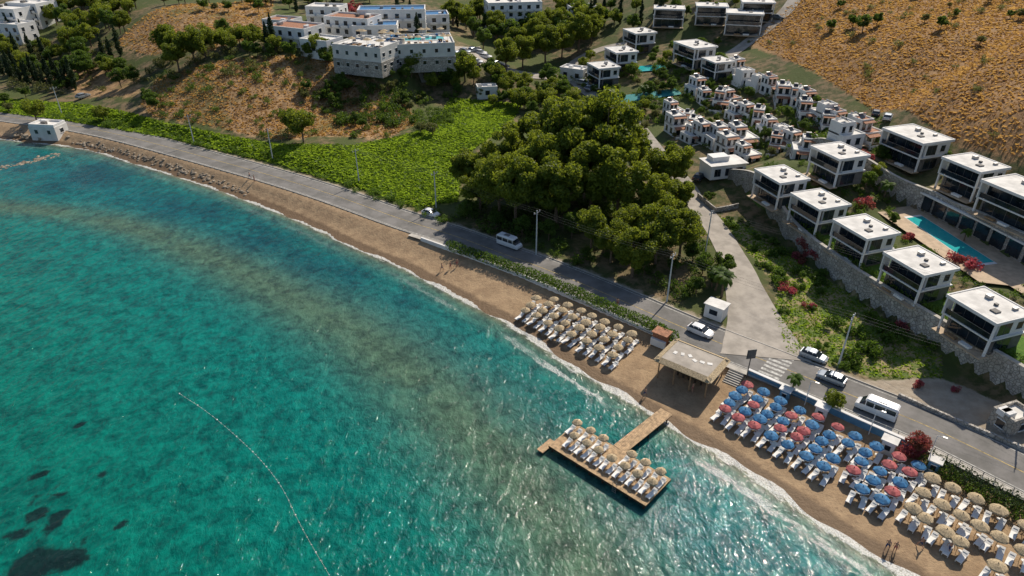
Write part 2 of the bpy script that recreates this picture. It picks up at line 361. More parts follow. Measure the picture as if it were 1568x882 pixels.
# ------------------------------------------------------------------ sea
sx=np.concatenate([[-3000,-1500,-800,-450,-320,-260],np.arange(-230,110,1.5),[130,180,260,500,1200,3000]])
sy=np.concatenate([[-1500,-600,-250,-100,-40,-10,10],np.arange(20,260,1.5),[300,380,500]])
SX,SY=np.meshgrid(sx,sy)
sd,sarc=sdist(SX,SY,shore)
shoal_px=[(-300,300),(60,318),(200,345),(330,395),(450,455),(560,520),(660,600),(750,680),(830,770),(890,860),(930,960),(960,1200)]
shd,_=sdist(SX,SY,smooth_line([S(u,v) for u,v in shoal_px],1))
sigma=np.clip(4.2+(SX+90)/110*5.5,3.4,10)
shoal=np.exp(-(shd/sigma)**2)
weed=np.zeros_like(SX)
for u,v,r_ in[(50,866,2.8),(103,857,2.),(60,765,1.2),(55,790,1.5),(75,810,1.2),(90,790,1.),(130,815,.9),(152,724,1.),(190,800,.8),(20,822,1.1),(30,735,.9),(75,700,.8),(210,738,.7),(180,705,.6),(100,760,.7),(5,765,.8),(60,725,.8),(120,650,.5),(140,850,.8),(250,800,.5)]:
    x,y=S(u,v); weed=np.maximum(weed,np.exp(-(((SX-x)**2+(SY-y)**2)/r_**2)))
grass_=np.zeros_like(SX)
for u,v,rx_ in[(330,330,9),(400,360,10),(480,395,9),(250,310,8),(550,425,6),(150,265,14),(60,270,12),(620,460,4)]:
    x,y=S(u,v); grass_=np.maximum(grass_,np.exp(-(((SX-x)+(SY-y))**2/(rx_*.9)**2+((SX-x)-(SY-y))**2/(rx_*2)**2)))
ny,nx=SX.shape; idx=np.arange(ny*nx).reshape(ny,nx)
Q=np.stack([idx[:-1,:-1],idx[:-1,1:],idx[1:,1:],idx[1:,:-1]],-1).reshape(-1,4)
m,nt,out=newmat('sea_water')
g=nd(nt,'ShaderNodeNewGeometry').outputs['Position']
a1=nd(nt,'ShaderNodeSeparateColor',{0:nd(nt,'ShaderNodeAttribute',attribute_name='coast').outputs['Color']}).outputs
a2=nd(nt,'ShaderNodeSeparateColor',{0:nd(nt,'ShaderNodeAttribute',attribute_name='bottom').outputs['Color']}).outputs
d=a1[0]; s_=a1[1]; surf=a1[2]
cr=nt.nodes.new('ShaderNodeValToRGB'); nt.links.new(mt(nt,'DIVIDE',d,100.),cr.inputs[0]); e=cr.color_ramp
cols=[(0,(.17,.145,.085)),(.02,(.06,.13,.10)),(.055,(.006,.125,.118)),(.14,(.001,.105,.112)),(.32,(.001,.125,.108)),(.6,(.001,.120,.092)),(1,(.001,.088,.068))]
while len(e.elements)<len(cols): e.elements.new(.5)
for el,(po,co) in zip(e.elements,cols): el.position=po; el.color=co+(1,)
w1=ns(nt,g,.06,4,.6); w2=ns(nt,g,.30,4,.6,.9); w3=ns(nt,g,.8,4,.6,.8)
c=cr.outputs[0]
sh=mt(nt,'MULTIPLY',a2[0],ss(nt,w1,.0,.5))
c=mx(nt,mt(nt,'MULTIPLY',sh,.68),c,(.085,.115,.058))
c=mx(nt,mt(nt,'MULTIPLY',mt(nt,'MULTIPLY',a2[2],ss(nt,w1,.35,.62)),.8),c,(.001,.042,.060))
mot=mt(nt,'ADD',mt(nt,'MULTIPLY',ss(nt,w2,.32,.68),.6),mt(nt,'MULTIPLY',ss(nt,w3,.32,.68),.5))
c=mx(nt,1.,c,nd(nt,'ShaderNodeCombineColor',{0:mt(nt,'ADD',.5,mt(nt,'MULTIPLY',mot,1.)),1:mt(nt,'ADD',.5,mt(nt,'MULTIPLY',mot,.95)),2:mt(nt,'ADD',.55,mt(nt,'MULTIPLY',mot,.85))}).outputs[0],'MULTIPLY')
c=mx(nt,mt(nt,'MULTIPLY',ss(nt,mt(nt,'ADD',a2[1],mt(nt,'MULTIPLY',mt(nt,'SUBTRACT',w3,.5),.7)),.35,.6),.9),c,(.006,.012,.014))
vec=nd(nt,'ShaderNodeCombineXYZ',{0:mt(nt,'MULTIPLY',s_,.33),1:mt(nt,'MULTIPLY',d,.9)}).outputs[0]
f1=ns(nt,vec,1.,6,.7,.5); fl=ns(nt,nd(nt,'ShaderNodeCombineXYZ',{0:mt(nt,'MULTIPLY',s_,.06)}).outputs[0],1.,3)
fine=ns(nt,g,5.,4,.7)
wd=mt(nt,'ADD',.9,mt(nt,'MULTIPLY',fl,mt(nt,'ADD',1.2,surf)))
edge=mt(nt,'SUBTRACT',1.,mt(nt,'DIVIDE',d,wd))
foam=ss(nt,mt(nt,'ADD',edge,mt(nt,'MULTIPLY',mt(nt,'SUBTRACT',f1,.5),1.7)),.42,.64)
l2=mt(nt,'ABSOLUTE',mt(nt,'SUBTRACT',d,mt(nt,'ADD',1.4,mt(nt,'MULTIPLY',f1,3.8))))
l2=mt(nt,'MULTIPLY',mt(nt,'MULTIPLY',ss(nt,l2,.6,.08),ss(nt,fl,.42,.58)),mt(nt,'ADD',.12,surf))
foam=mt(nt,'MULTIPLY',mt(nt,'ADD',foam,mt(nt,'MULTIPLY',l2,.8),clamp=True),ss(nt,fine,.30,.58))
foam=mt(nt,'MULTIPLY',foam,.85)
c=mx(nt,foam,c,(.66,.66,.64))
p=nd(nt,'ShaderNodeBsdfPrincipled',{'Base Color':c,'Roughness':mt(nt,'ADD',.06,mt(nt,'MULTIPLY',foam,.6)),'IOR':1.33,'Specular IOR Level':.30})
mpv=nd(nt,'ShaderNodeMapping',{'Vector':g,'Rotation':(0,0,R(40)),'Scale':(1.,.6,1.)}).outputs[0]
bh=mt(nt,'ADD',mt(nt,'MULTIPLY',ns(nt,mpv,.5,3,.5,.5),.8),mt(nt,'MULTIPLY',ns(nt,mpv,1.6,4,.6,.4),.40))
b=nd(nt,'ShaderNodeBump',{'Height':bh,'Strength':1.,'Distance':.50}); nt.links.new(b.outputs[0],p.inputs['Normal'])
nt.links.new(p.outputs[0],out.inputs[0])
me=mesh_np('sea',np.stack([SX,SY,SX*0],-1).reshape(-1,3),Q,[m],smooth=True)
cattr(me,'coast',-sd,sarc-sarc.min(),sm(-25,15,SX)); cattr(me,'bottom',shoal,weed,grass_)
inst('sea',me,(0,0,0))
# ------------------------------------------------------------------ ribbons, walls, patches
def resample(P,step=1.):
    P=np.array(P,float); out_=[P[0]]
    for i in range(len(P)-1):
        L=np.linalg.norm(P[i+1]-P[i]); k=max(1,int(round(L/step)))
        for j in range(1,k+1): out_.append(P[i]+(P[i+1]-P[i])*j/k)
    return np.array(out_)
def normals(P):
    t=np.gradient(P,axis=0); t/=np.linalg.norm(t,axis=1)[:,None]+1e-9
    return np.stack([-t[:,1],t[:,0]],1)
def ribbon(name,P,off0,off1,zoff,mt_,lat=4,zfix=None,widths=None,step=1.):
    P=resample(P,step); N=normals(P); V=[];k=len(P)
    for i in range(k):
        s0,s1=off0,off1
        if widths is not None: w=np.interp(i/(k-1),np.linspace(0,1,len(widths)),widths); s0,s1=-w/2,w/2
        for j in range(lat+1):
            o=s0+(s1-s0)*j/lat; x,y=P[i]+N[i]*o
            V.append((x,y,(zfix if zfix is not None else H(x,y))+zoff))
    Qd=[(i*(lat+1)+j+1,i*(lat+1)+j,(i+1)*(lat+1)+j,(i+1)*(lat+1)+j+1) for i in range(k-1) for j in range(lat)]
    return inst(name,mesh_np(name,V,Qd,[mt_],smooth=True),(0,0,0))
def wall(name,P,thick,ztop,zbot,mt_,step=1.,shift=0.,cap=None):
    P=resample(P,step); N=normals(P); V=[];k=len(P)
    for i in range(k):
        a=P[i]+N[i]*(shift-thick/2); b_=P[i]+N[i]*(shift+thick/2); zt=ztop(P[i],N[i]); zb=zbot(P[i],N[i])
        V+=[(a[0],a[1],zb),(a[0],a[1],zt),(b_[0],b_[1],zt),(b_[0],b_[1],zb)]
    Qd=[]
    for i in range(k-1):
        for j in range(4): Qd.append((4*i+j,4*i+(j+1)%4,4*i+4+(j+1)%4,4*i+4+j))
    Qd+=[(3,2,1,0),(4*k-4,4*k-3,4*k-2,4*k-1)]
    o=inst(name,mesh_np(name,V,Qd,[mt_]),(0,0,0))
    if cap:
        V2=[]
        for i in range(k):
            a=P[i]+N[i]*(shift-thick/2-.08); b_=P[i]+N[i]*(shift+thick/2+.08); zt=ztop(P[i],N[i])
            V2+=[(a[0],a[1],zt+.003),(a[0],a[1],zt+.12),(b_[0],b_[1],zt+.12),(b_[0],b_[1],zt+.003)]
        c_=inst('coping',mesh_np('coping',V2,Qd,[cap]),(0,0,0)); c_.parent=o
    return o
def patch(name,pts,zoff,mt_,z=None):
    bm=bmesh.new(); vs=[bm.verts.new((x,y,0)) for x,y in pts]; f=bm.faces.new(vs); bmesh.ops.triangulate(bm,faces=[f])
    x0,x1=min(p_[0] for p_ in pts),max(p_[0] for p_ in pts); y0,y1=min(p_[1] for p_ in pts),max(p_[1] for p_ in pts)
    if z is None:
        for ax,lo,hi in((0,x0,x1),(1,y0,y1)):
            q=math.floor(lo)+1
            while q<hi:
                co=[0,0,0];co[ax]=q;no=[0,0,0];no[ax]=1
                bmesh.ops.bisect_plane(bm,geom=bm.verts[:]+bm.edges[:]+bm.faces[:],plane_co=co,plane_no=no); q+=1
    for v_ in bm.verts: v_.co.z=(H(v_.co.x,v_.co.y) if z is None else z)+zoff
    bmesh.ops.recalc_face_normals(bm,faces=bm.faces[:])
    me=bpy.data.meshes.new(name); bm.to_mesh(me); bm.free(); me.materials.append(mt_)
    if len(me.polygons) and me.polygons[0].normal.z<0: me.flip_normals()
    return inst(name,me,(0,0,0))
def PX(L,h=0.): return [G(u,v,h)[:2] for u,v in L]
roadm=road[(road[:,0]>-330)&(road[:,1]>-40)]
ribbon('road',roadm,-3.7,3.7,.03,M['asph'],4,2.0)
ribbon('road_edge_line',roadm,3.25,3.37,.036,M['line'],1,2.0)
ribbon('road_edge_line',roadm,-3.37,-3.25,.036,M['line'],1,2.0)
ribbon('road_centre_line',roadm,-.07,.07,.036,M['yline'],1,2.0)
wall('kerb',roadm,.16,lambda p,n_:2.15,lambda p,n_:1.9,M['kerb'],2.,3.85)
wall('kerb',roadm,.16,lambda p,n_:2.15,lambda p,n_:1.9,M['kerb'],2.,-3.85)
ribbon('pavement',roadm[(roadm[:,0]>-20)],-5.0,-3.93,.12,M['kerb'],1,2.0)
side=smooth_line(PX([(1172,548),(1160,500),(1143,450),(1128,405),(1098,350),(1066,312),(1050,285),(1030,262)]),2)
ribbon('side_road',side,0,0,.09,M['conc'],6,widths=[13,8.5,6,5,4.6,4.4,4.2,4])
lane=smooth_line(PX([(1030,262),(1000,225),(975,190),(940,165),(890,135),(868,112),(880,92),(930,70),(1000,68)]),2)
ribbon('village_lane',lane,-1.9,1.9,.12,M['conc'],4)
up=smooth_line(PX([(1100,95),(1140,68),(1180,40),(1210,12),(1225,-15)]),2)
ribbon('hill_road',up,-2.2,2.2,.15,M['conc'],4)
up2=smooth_line(PX([(640,112),(700,98),(740,92),(790,112),(850,118)]),2)
ribbon('hotel_lane',up2,-2.6,2.6,.15,M['conc'],4)
patch('hotel_car_park',PX([(655,92),(735,72),(750,96),(720,112),(665,110)]),.2,M['conc'])
rd=road[1:]-road[:-1]
def road_at(x,y):
    k=int(np.argmin((road[:,0]-x)**2+(road[:,1]-y)**2)); k=min(k,len(rd)-1); return road[k],rd[k]/np.linalg.norm(rd[k])
c0,RDIR=road_at(*S(1190,560,2)); nr=np.array([-RDIR[1],RDIR[0]]); b=B(); RANG=math.atan2(RDIR[1],RDIR[0])
for k in range(7):
    q=c0+nr*(-2.9+k*.95); b.box('stripe','line',(q[0],q[1],2.038),(3.0,.5,.006),RANG)
inst('pedestrian_crossing',b.single('pedestrian_crossing'),(0,0,0))
wall('retaining_wall',W1,.5,lambda p,n_:max(H(*(p+n_*2.2)),H(*(p-n_*1.5))+1.2)+.55,lambda p,n_:H(*(p-n_*1.5))-.8,M['stone'],1.,.25,cap=M['kerb'])
wall('retaining_wall',W2,.5,lambda p,n_:max(H(*(p+n_*2.0)),H(*(p-n_*1.5))+.8)+.5,lambda p,n_:H(*(p-n_*1.5))-.8,M['stone'],1.,.25,cap=M['kerb'])
sw=PX([(645,368),(720,395),(800,425),(900,468),(1000,512)])
wall('beach_wall',sw,.28,lambda p,n_:2.5,lambda p,n_:.4,M['white'],1.)
bw=PX([(1145,572),(1215,604),(1300,645),(1400,690)])
wall('promenade_wall',bw,.3,lambda p,n_:2.65,lambda p,n_:.4,M['bluew'],1.,cap=M['white'])
wall('stone_edge_wall',PX([(1375,607),(1450,640),(1568,690)]),.35,lambda p,n_:2.55,lambda p,n_:1.5,M['stone'],1.)
wall('garden_wall',PX([(1068,302),(1095,325),(1130,318)]),.3,lambda p,n_:H(*p)+1.,lambda p,n_:H(*p)-.4,M['stone'],1.)
# ------------------------------------------------------------------ foliage
def leafquads(C,RR,per,size,r,outward=.7,asp=.6,lo=.3):
    C=np.repeat(np.asarray(C,float),per,0); k=len(C); RR=np.repeat(np.asarray(RR,float),per,0)
    d=r.normal(size=(k,3)); d/=np.linalg.norm(d,axis=1)[:,None]
    p=C+d*RR*(r.uniform(lo,1,(k,1))**.5)
    nn=d*outward+r.normal(size=(k,3))*.55; nn/=np.linalg.norm(nn,axis=1)[:,None]
    t=np.cross(nn,r.normal(size=(k,3))); t/=np.linalg.norm(t,axis=1)[:,None]+1e-9; b_=np.cross(nn,t)
    s=size*r.uniform(.6,1.35,(k,1)); t=t*s; b_=b_*s*asp
    V=np.stack([p-t-b_*.6,p+t*.2-b_,p+t+b_*.5,p-t*.1+b_],1).reshape(-1,3)
    return V
def tone(nl,per,r,base=.45):
    cl=r.uniform(-.28,.28,nl); tt=np.repeat(cl,per)+base+r.uniform(-.18,.18,nl*per); return np.repeat(np.clip(tt,0,1),4)
def limb(p0,p1,r0,r1,nn=6):
    a=np.array(p0,float);b_=np.array(p1,float);d=(b_-a)/np.linalg.norm(b_-a); t=np.cross(d,[.3,.9,.1]);t/=np.linalg.norm(t);w=np.cross(d,t)
    an=np.arange(nn)*2*math.pi/nn; e=np.cos(an)[:,None]*t+np.sin(an)[:,None]*w
    V=np.concatenate([a+e*r0,b_+e*r1]); Qd=[(i,(i+1)%nn,nn+(i+1)%nn,nn+i) for i in range(nn)]
    return V,np.array(Qd)
def tree(name,h,cz,ax,nl,lr,per,size,leafm,seed,trunk=.3,kind='round'):
    r=np.random.default_rng(seed); C=[];RR=[]
    for i in range(nl):
        if kind=='cyp':
            f=i/(nl-1); z=h*(.08+.90*f); w=ax[0]*(max(0,math.sin(math.pi*min(1,.18+f*.82)))**.7); a=r.uniform(0,6.28); C.append((math.cos(a)*w*.4,math.sin(a)*w*.4,z)); q=max(.18,w*.62); RR.append((q,q,h/nl*1.7)); continue
        d=r.normal(size=3); d/=np.linalg.norm(d); q=r.uniform(.35,1)**.6
        x,y,z=d*q*np.array(ax)*.82
        if z<-ax[2]*.55: z*=.6
        s=r.uniform(.65,1.3)*lr
        C.append((x,y,cz+z)); RR.append((s,s,s*.75))
    V=leafquads(C,RR,per,size,r); tn=tone(nl,per,r); kq=len(V)//4; Qd=np.arange(kq*4).reshape(-1,4)
    TV=[];TQ=[];o=0
    def addl(*a):
        nonlocal o
        v,q=limb(*a); TV.append(v);TQ.append(q+o);o+=len(v)
    if kind=='cyp': addl((0,0,-.4),(0,0,h*.8),trunk,.05)
    else:
        fork=(r.uniform(-.3,.3),r.uniform(-.3,.3),h*.28)
        addl((0,0,-.5),fork,trunk,trunk*.75)
        for c_ in C[:min(11,nl)]:
            mid=tuple(fork[k_]*.45+c_[k_]*.55+r.uniform(-.3,.3) for k_ in range(3)); addl(fork,mid,trunk*.5,trunk*.28); addl(mid,c_,trunk*.28,.04)
    TV=np.concatenate(TV);TQ=np.concatenate(TQ); nb=len(TV)
    me=mesh_np(name,np.concatenate([TV,V]),np.concatenate([TQ,Qd+nb]),[M['bark'],leafm],np.concatenate([np.zeros(len(TQ)),np.ones(kq)]),np.concatenate([np.zeros(nb),tn]))
    return me
EU=[tree('eucalyptus_tree',18,10.8,(6.8,6.8,7.4),58,1.9,270,.34,M['leaf_e'],s,.5) for s in(1,2,3)]
RT=[tree('broadleaf_tree',8,4.9,(3.3,3.3,3.1),22,1.25,180,.24,M['leaf_r'],s,.25) for s in(4,5,6)]
OT=[tree('olive_tree',5,3.0,(2.4,2.4,1.9),18,.9,140,.17,M['leaf_o'],s,.22) for s in(7,8)]
RE=[tree('broadleaf_tree',8,4.7,(3.4,3.4,3.2),22,1.25,180,.24,M['leaf_e'],s,.25) for s in(14,15)]
CYP=[tree('cypress_tree',10,0,(1.35,),26,1,110,.20,M['leaf_c'],s,.18,'cyp') for s in(9,10)]
def shrubarr(seed,nl=7,per=110,lr=.55,size=.13):
    r=np.random.default_rng(seed); C=[(r.normal()*.5,r.normal()*.5,.35+r.uniform(0,.6)) for _ in range(nl)]; V=leafquads(C,[(lr*r.uniform(.7,1.2),)*3 for _ in C],per,size,r); V[:,2]=np.maximum(V[:,2],-.05); return V,tone(nl,per,r)
SH=[shrubarr(s) for s in(21,22,23)]
def arrmesh(name,V,t,mm): return mesh_np(name,V,np.arange(len(V)).reshape(-1,4),[mm],tone=t)
SHR=[arrmesh('shrub',*a,M['leaf_r']) for a in SH]; SHO=[arrmesh('shrub',*a,M['leaf_o']) for a in SH]; SHH=[arrmesh('shrub',*a,M['leaf_h']) for a in SH]; BOU=[arrmesh('bougainvillea',*a,M['leaf_b']) for a in SH]
def merged(name,pos,scl,mm,lite=False):
    VV=[];TT=[]
    for i,((x,y),s) in enumerate(zip(pos,scl)):
        V,t=SH[i%3]; 
        if lite: V=V.reshape(-1,4,3)[::3].reshape(-1,3); t=t.reshape(-1,4)[::3].reshape(-1)
        a=rng.uniform(0,6.28); c_,s_=math.cos(a),math.sin(a)
        W=np.stack([V[:,0]*c_-V[:,1]*s_,V[:,0]*s_+V[:,1]*c_,V[:,2]*rng.uniform(.8,1.2)],1)*s; W+=np.array([x,y,H(x,y)]); VV.append(W);TT.append(np.clip(t+rng.uniform(-.15,.15),0,1))
    return inst(name,arrmesh(name,np.concatenate(VV),np.concatenate(TT),mm),(0,0,0))
def inpoly(P,nn,r=rng):
    P=np.array(P); lo,hi=P.min(0),P.max(0); o=[]
    for _ in range(60):
        q=r.uniform(lo,hi,(nn*3,2)); mk_=pmask(q[:,0],q[:,1],P,.01)>.5; o+=list(map(tuple,q[mk_]))
        if len(o)>=nn: break
    return o[:nn]
def hedge(name,P,w,h,mm,dens=90,size=.12,base=None):
    P=resample(P,1.); C=[];RR=[]
    for i in range(len(P)):
        x,y=P[i]; z=H(x,y) if base is None else base
        C.append((x,y,z+h*.5)); RR.append((max(.7,w*.6)*rng.uniform(.85,1.2),max(.7,w*.6)*rng.uniform(.85,1.2),h*.58*rng.uniform(.8,1.2)))
    V=leafquads(C,RR,dens,size,rng,lo=.5); return inst(name,arrmesh(name,V,tone(len(C),dens,rng),mm),(0,0,0))
KIND={'e':(EU,'eucalyptus_tree'),'r':(RT,'broadleaf_tree'),'l':(RE,'broadleaf_tree'),'o':(OT,'olive_tree'),'c':(CYP,'cypress_tree'),'s':(SHR,'shrub'),'so':(SHO,'shrub'),'sh':(SHH,'shrub'),'b':(BOU,'bougainvillea')}
def T(kind,u,v,s=1.):
    L=KIND[kind]; x,y,z=G(u,v); sz=s*random.uniform(.92,1.08)
    inst(L[1],random.choice(L[0]),(x,y,z-.05),random.uniform(0,6.28),(sz*random.uniform(.93,1.07),sz*random.uniform(.93,1.07),sz*random.uniform(.93,1.07)))
for u,v,s in[(735,325,.68),(720,300,.64),(765,335,.76),(790,345,.80),(775,300,.86),(825,318,.98),(850,345,.85),(870,300,1.1),(905,330,.98),(925,300,1.1),(900,275,1.06),(945,335,.82),(850,270,1.),(805,285,.88),(950,280,.98),(1005,300,.68),(1030,290,.6),(1000,340,.6),(1035,330,.5)]: T('e',u,v,s)
for u,v,s in[(968,425,.62),(1003,405,.60),(1040,395,.55),(935,402,.5),(905,385,.52),(1020,372,.58),(960,378,.5)]: T('e',u,v,s)
for u,v,s in[(875,365,.7),(840,368,.6),(800,362,.5),(760,350,.5),(715,335,.5),(1075,420,.5),(1105,425,.6),(1090,440,.5),(1065,450,.45),(1060,400,.55)]: T('r',u,v,s)
for u,v,k,s in[(465,218,'l',1.15),(452,205,'l',.9),(57,188,'l',.85),(160,187,'l',.65),(238,168,'r',.7),(228,160,'r',.55),(186,134,'r',.8),(205,128,'r',.65),(275,112,'e',.76),(300,100,'e',.7),(262,95,'e',.66),(315,88,'e',.6),(112,80,'l',1.1),(140,72,'l',1.1),(125,60,'r',1.),(555,198,'r',.55),(545,192,'r',.45),(662,208,'o',.8),(645,205,'o',.7),(500,152,'r',.5),(470,140,'r',.5),(115,133,'r',.6),(95,140,'r',.5),(630,118,'l',1.),(622,125,'r',.7),(652,120,'l',.85),(712,125,'l',1.05),(705,112,'r',.9),(690,130,'l',.75),(585,45,'r',.6),(540,50,'r',.6),
 (775,112,'e',.62),(800,105,'e',.66),(835,98,'e',.75),(860,90,'e',.7),(885,80,'e',.75),(905,70,'e',.62),(790,85,'e',.6),(820,75,'e',.65),(740,75,'r',.9),(760,65,'r',1.),(725,55,'r',.8),(845,150,'l',.85),(825,165,'l',.75),(840,135,'r',.9),(860,140,'r',.6),(770,160,'r',.6),(755,165,'l',.5),(700,145,'r',.5),(735,150,'o',.7),(10,160,'r',.5),(40,150,'r',.5),(15,172,'o',.7),
 (1275,630,'l',.42),(1018,262,'r',.6),(985,240,'r',.6),(1050,300,'r',.5),(1320,50,'r',.6),(1305,42,'r',.5),(1342,40,'r',.5),(1440,45,'r',.5),(1270,48,'r',.45),(1500,68,'o',.5),(1560,30,'o',.6),(1415,35,'o',.5),(1325,290,'r',.45),(1340,276,'l',.45),(1180,240,'o',.5),(1085,310,'r',.35),(1365,345,'r',.35),(1295,340,'r',.35),(1450,470,'r',.3),(1235,300,'r',.35),(1350,240,'r',.4),(1450,275,'r',.4)]: T(k,u,v,s)
for i in range(17): T('c',6+i*7+random.uniform(-2,2),118+i*1.1+random.uniform(-7,5),random.uniform(.65,.95))
for u,v in[(185,85),(172,92),(160,88),(20,60),(40,65),(640,60),(630,40),(690,30),(700,42),(420,75),(412,80),(1010,35),(870,35),(610,35),(10,85),(30,92),(50,88),(70,95)]: T('c',u,v,random.uniform(.7,1.))
def wood(P,nn,kinds,s0,s1):
    for x,y in inpoly(pxpoly(P),nn):
        k=random.choice(kinds); s=random.uniform(s0,s1)
        if k=='e': s*=.5
        inst(KIND[k][1],random.choice(KIND[k][0]),(x,y,H(x,y)-.1),random.uniform(0,6.28),s)
wood([(0,70),(120,85),(210,110),(120,128),(0,110)],36,'rrlo',.5,1.)
wood([(60,0),(230,0),(200,50),(120,75),(60,50)],38,'rlle',.7,1.15)
wood([(330,50),(420,70),(520,90),(500,105),(430,95),(340,80)],26,'rllo',.5,.9)
wood([(640,30),(790,5),(900,20),(925,50),(880,70),(740,60),(690,50)],54,'rlle',.7,1.25)
wood([(430,160),(520,120),(600,118),(690,150),(650,175),(560,160),(480,175)],26,'rro',.35,.6)
wood([(640,110),(700,100),(760,115),(770,140),(700,150),(640,130)],14,'rrl',.5,.9)
wood([(720,150),(800,130),(870,150),(900,170),(820,180),(760,175)],16,'rl',.5,.85)
wood([(860,20),(1000,0),(1010,40),(920,60)],20,'rlc',.6,1.)
wood([(1000,110),(1120,95),(1330,190),(1300,205),(1180,225),(1040,215)],64,'rrro',.25,.48)
wood([(870,100),(960,85),(1100,70),(1100,100),(1000,120),(900,125)],26,'rrl',.35,.6)
wood([(880,130),(1000,115),(1040,150),(960,165)],14,'ro',.3,.55)
wood([(940,170),(1000,160),(1040,200),(1040,250),(1000,215)],12,'rlo',.3,.6)
wood([(1240,-5),(1560,-10),(1560,30),(1250,30)],9,'ro',.3,.5)
wood([(250,0),(420,-5),(420,20),(260,40)],14,'rlo',.5,.9)
wood([(400,0),(640,-8),(650,8),(420,22)],22,'rrlc',.6,1.)
wood([(1150,38),(1010,30),(1000,5),(1200,-5)],18,'rl',.4,.75)
def shrubs(name,P,nn,s0,s1,mm,lite=False):
    q=inpoly(pxpoly(P),nn); merged(name,q,[random.uniform(s0,s1) for _ in q],mm,lite)
shrubs('hillside_shrubs',dry_px,130,.5,1.4,M['leaf_r'],True)
shrubs('hillside_shrubs',[(480,150),(600,120),(720,140),(690,190),(600,205),(520,190)],90,.9,2.0,M['leaf_r'],True)
shrubs('hillside_shrubs',[(0,60),(230,60),(420,60),(540,100),(420,130),(230,130),(0,140)],150,.8,1.8,M['leaf_o'],True)
shrubs('hill_scrub',hill_px,110,.5,1.3,M['leaf_o'],True)
shrubs('roadside_shrubs',[(0,164),(180,198),(420,250),(620,322),(700,350),(690,335),(560,292),(420,240),(180,188),(0,158)],110,.5,1.1,M['leaf_h'],True)
shrubs('grove_undergrowth',[(690,340),(780,368),(880,405),(1000,455),(1110,460),(1060,330),(960,300),(760,300)],150,.8,1.7,M['leaf_r'],True)
shrubs('verge_shrubs',verge_px,42,.5,1.3,M['leaf_h'])
shrubs('village_shrubs',[(870,120),(1110,90),(1340,190),(1330,215),(1240,240),(1120,250),(1010,200)],220,.7,1.5,M['leaf_r'],True)
shrubs('terrace_shrubs',[(1120,285),(1260,240),(1370,300),(1390,340),(1260,320)],60,.5,1.1,M['leaf_h'],True)
shrubs('garden_shrubs',[(1215,330),(1330,375),(1480,455),(1580,520),(1580,430),(1500,440),(1340,330),(1240,285)],80,.4,1.,M['leaf_h'],True)
shrubs('garden_shrubs',[(1340,240),(1400,250),(1480,290),(1568,330),(1568,300),(1450,235),(1330,215)],60,.4,1.1,M['leaf_h'],True)
def blades(name,P,nn,h,w,mm,seed):
    r=np.random.default_rng(seed); q=np.array(inpoly(P,nn,r)); nn=len(q); z=HV(q[:,0],q[:,1])
    a=r.uniform(0,6.28,nn); d=np.stack([np.cos(a),np.sin(a)],1)*w*r.uniform(.5,1.5,(nn,1)); hh=h*r.uniform(.5,1.4,nn); ln=r.normal(size=(nn,2))*h*.7
    V=np.zeros((nn,4,3)); V[:,0,:2]=q-d;V[:,1,:2]=q+d;V[:,2,:2]=q+d*1.3+ln;V[:,3,:2]=q-d*1.3+ln
    V[:,:,2]=z[:,None]-.03; V[:,2,2]+=hh; V[:,3,2]+=hh*.9
    cl=.5+.35*np.sin(q[:,0]*.35+np.sin(q[:,1]*.2)*2)*np.sin(q[:,1]*.31+1)+r.uniform(-.25,.25,nn)
    return inst(name,mesh_np(name,V.reshape(-1,3),np.arange(nn*4).reshape(-1,4),[mm],tone=np.repeat(np.clip(cl,0,1),4)),(0,0,0))
blades('meadow_grass',MEADOW,34000,.45,.24,M['leaf_g'],31)
blades('dry_grass',DRY,9000,.3,.2,M['leaf_d'],32); blades('dry_grass',DRY2,4000,.3,.25,M['leaf_d'],33)
hl=pxpoly([(1150,62),(1215,5),(1240,-30),(1620,-30),(1620,265),(1450,208),(1350,172),(1250,112)])
blades('hill_dry_grass',hl,22000,.28,.24,M['leaf_d'],34)
blades('verge_grass',VERGE,5000,.22,.12,M['leaf_g'],35)
hedge('roadside_hedge',PX([(690,374),(760,398),(830,424),(900,454),(1000,497),(1030,512)],1.),2.1,1.6,M['leaf_h'],200,.16)
hedge('roadside_hedge',PX([(1425,700),(1500,740),(1600,790)],1.),1.9,2.0,M['leaf_c'],240)
hedge('embankment_shrubs',PX([(1420,715),(1480,750),(1600,812)]),2.2,1.5,M['leaf_r'],260)
hedge('boundary_hedge',[np.array(p_)+np.array((1.5,.3)) for p_ in W1[1:-1]],.9,1.2,M['leaf_h'],130)
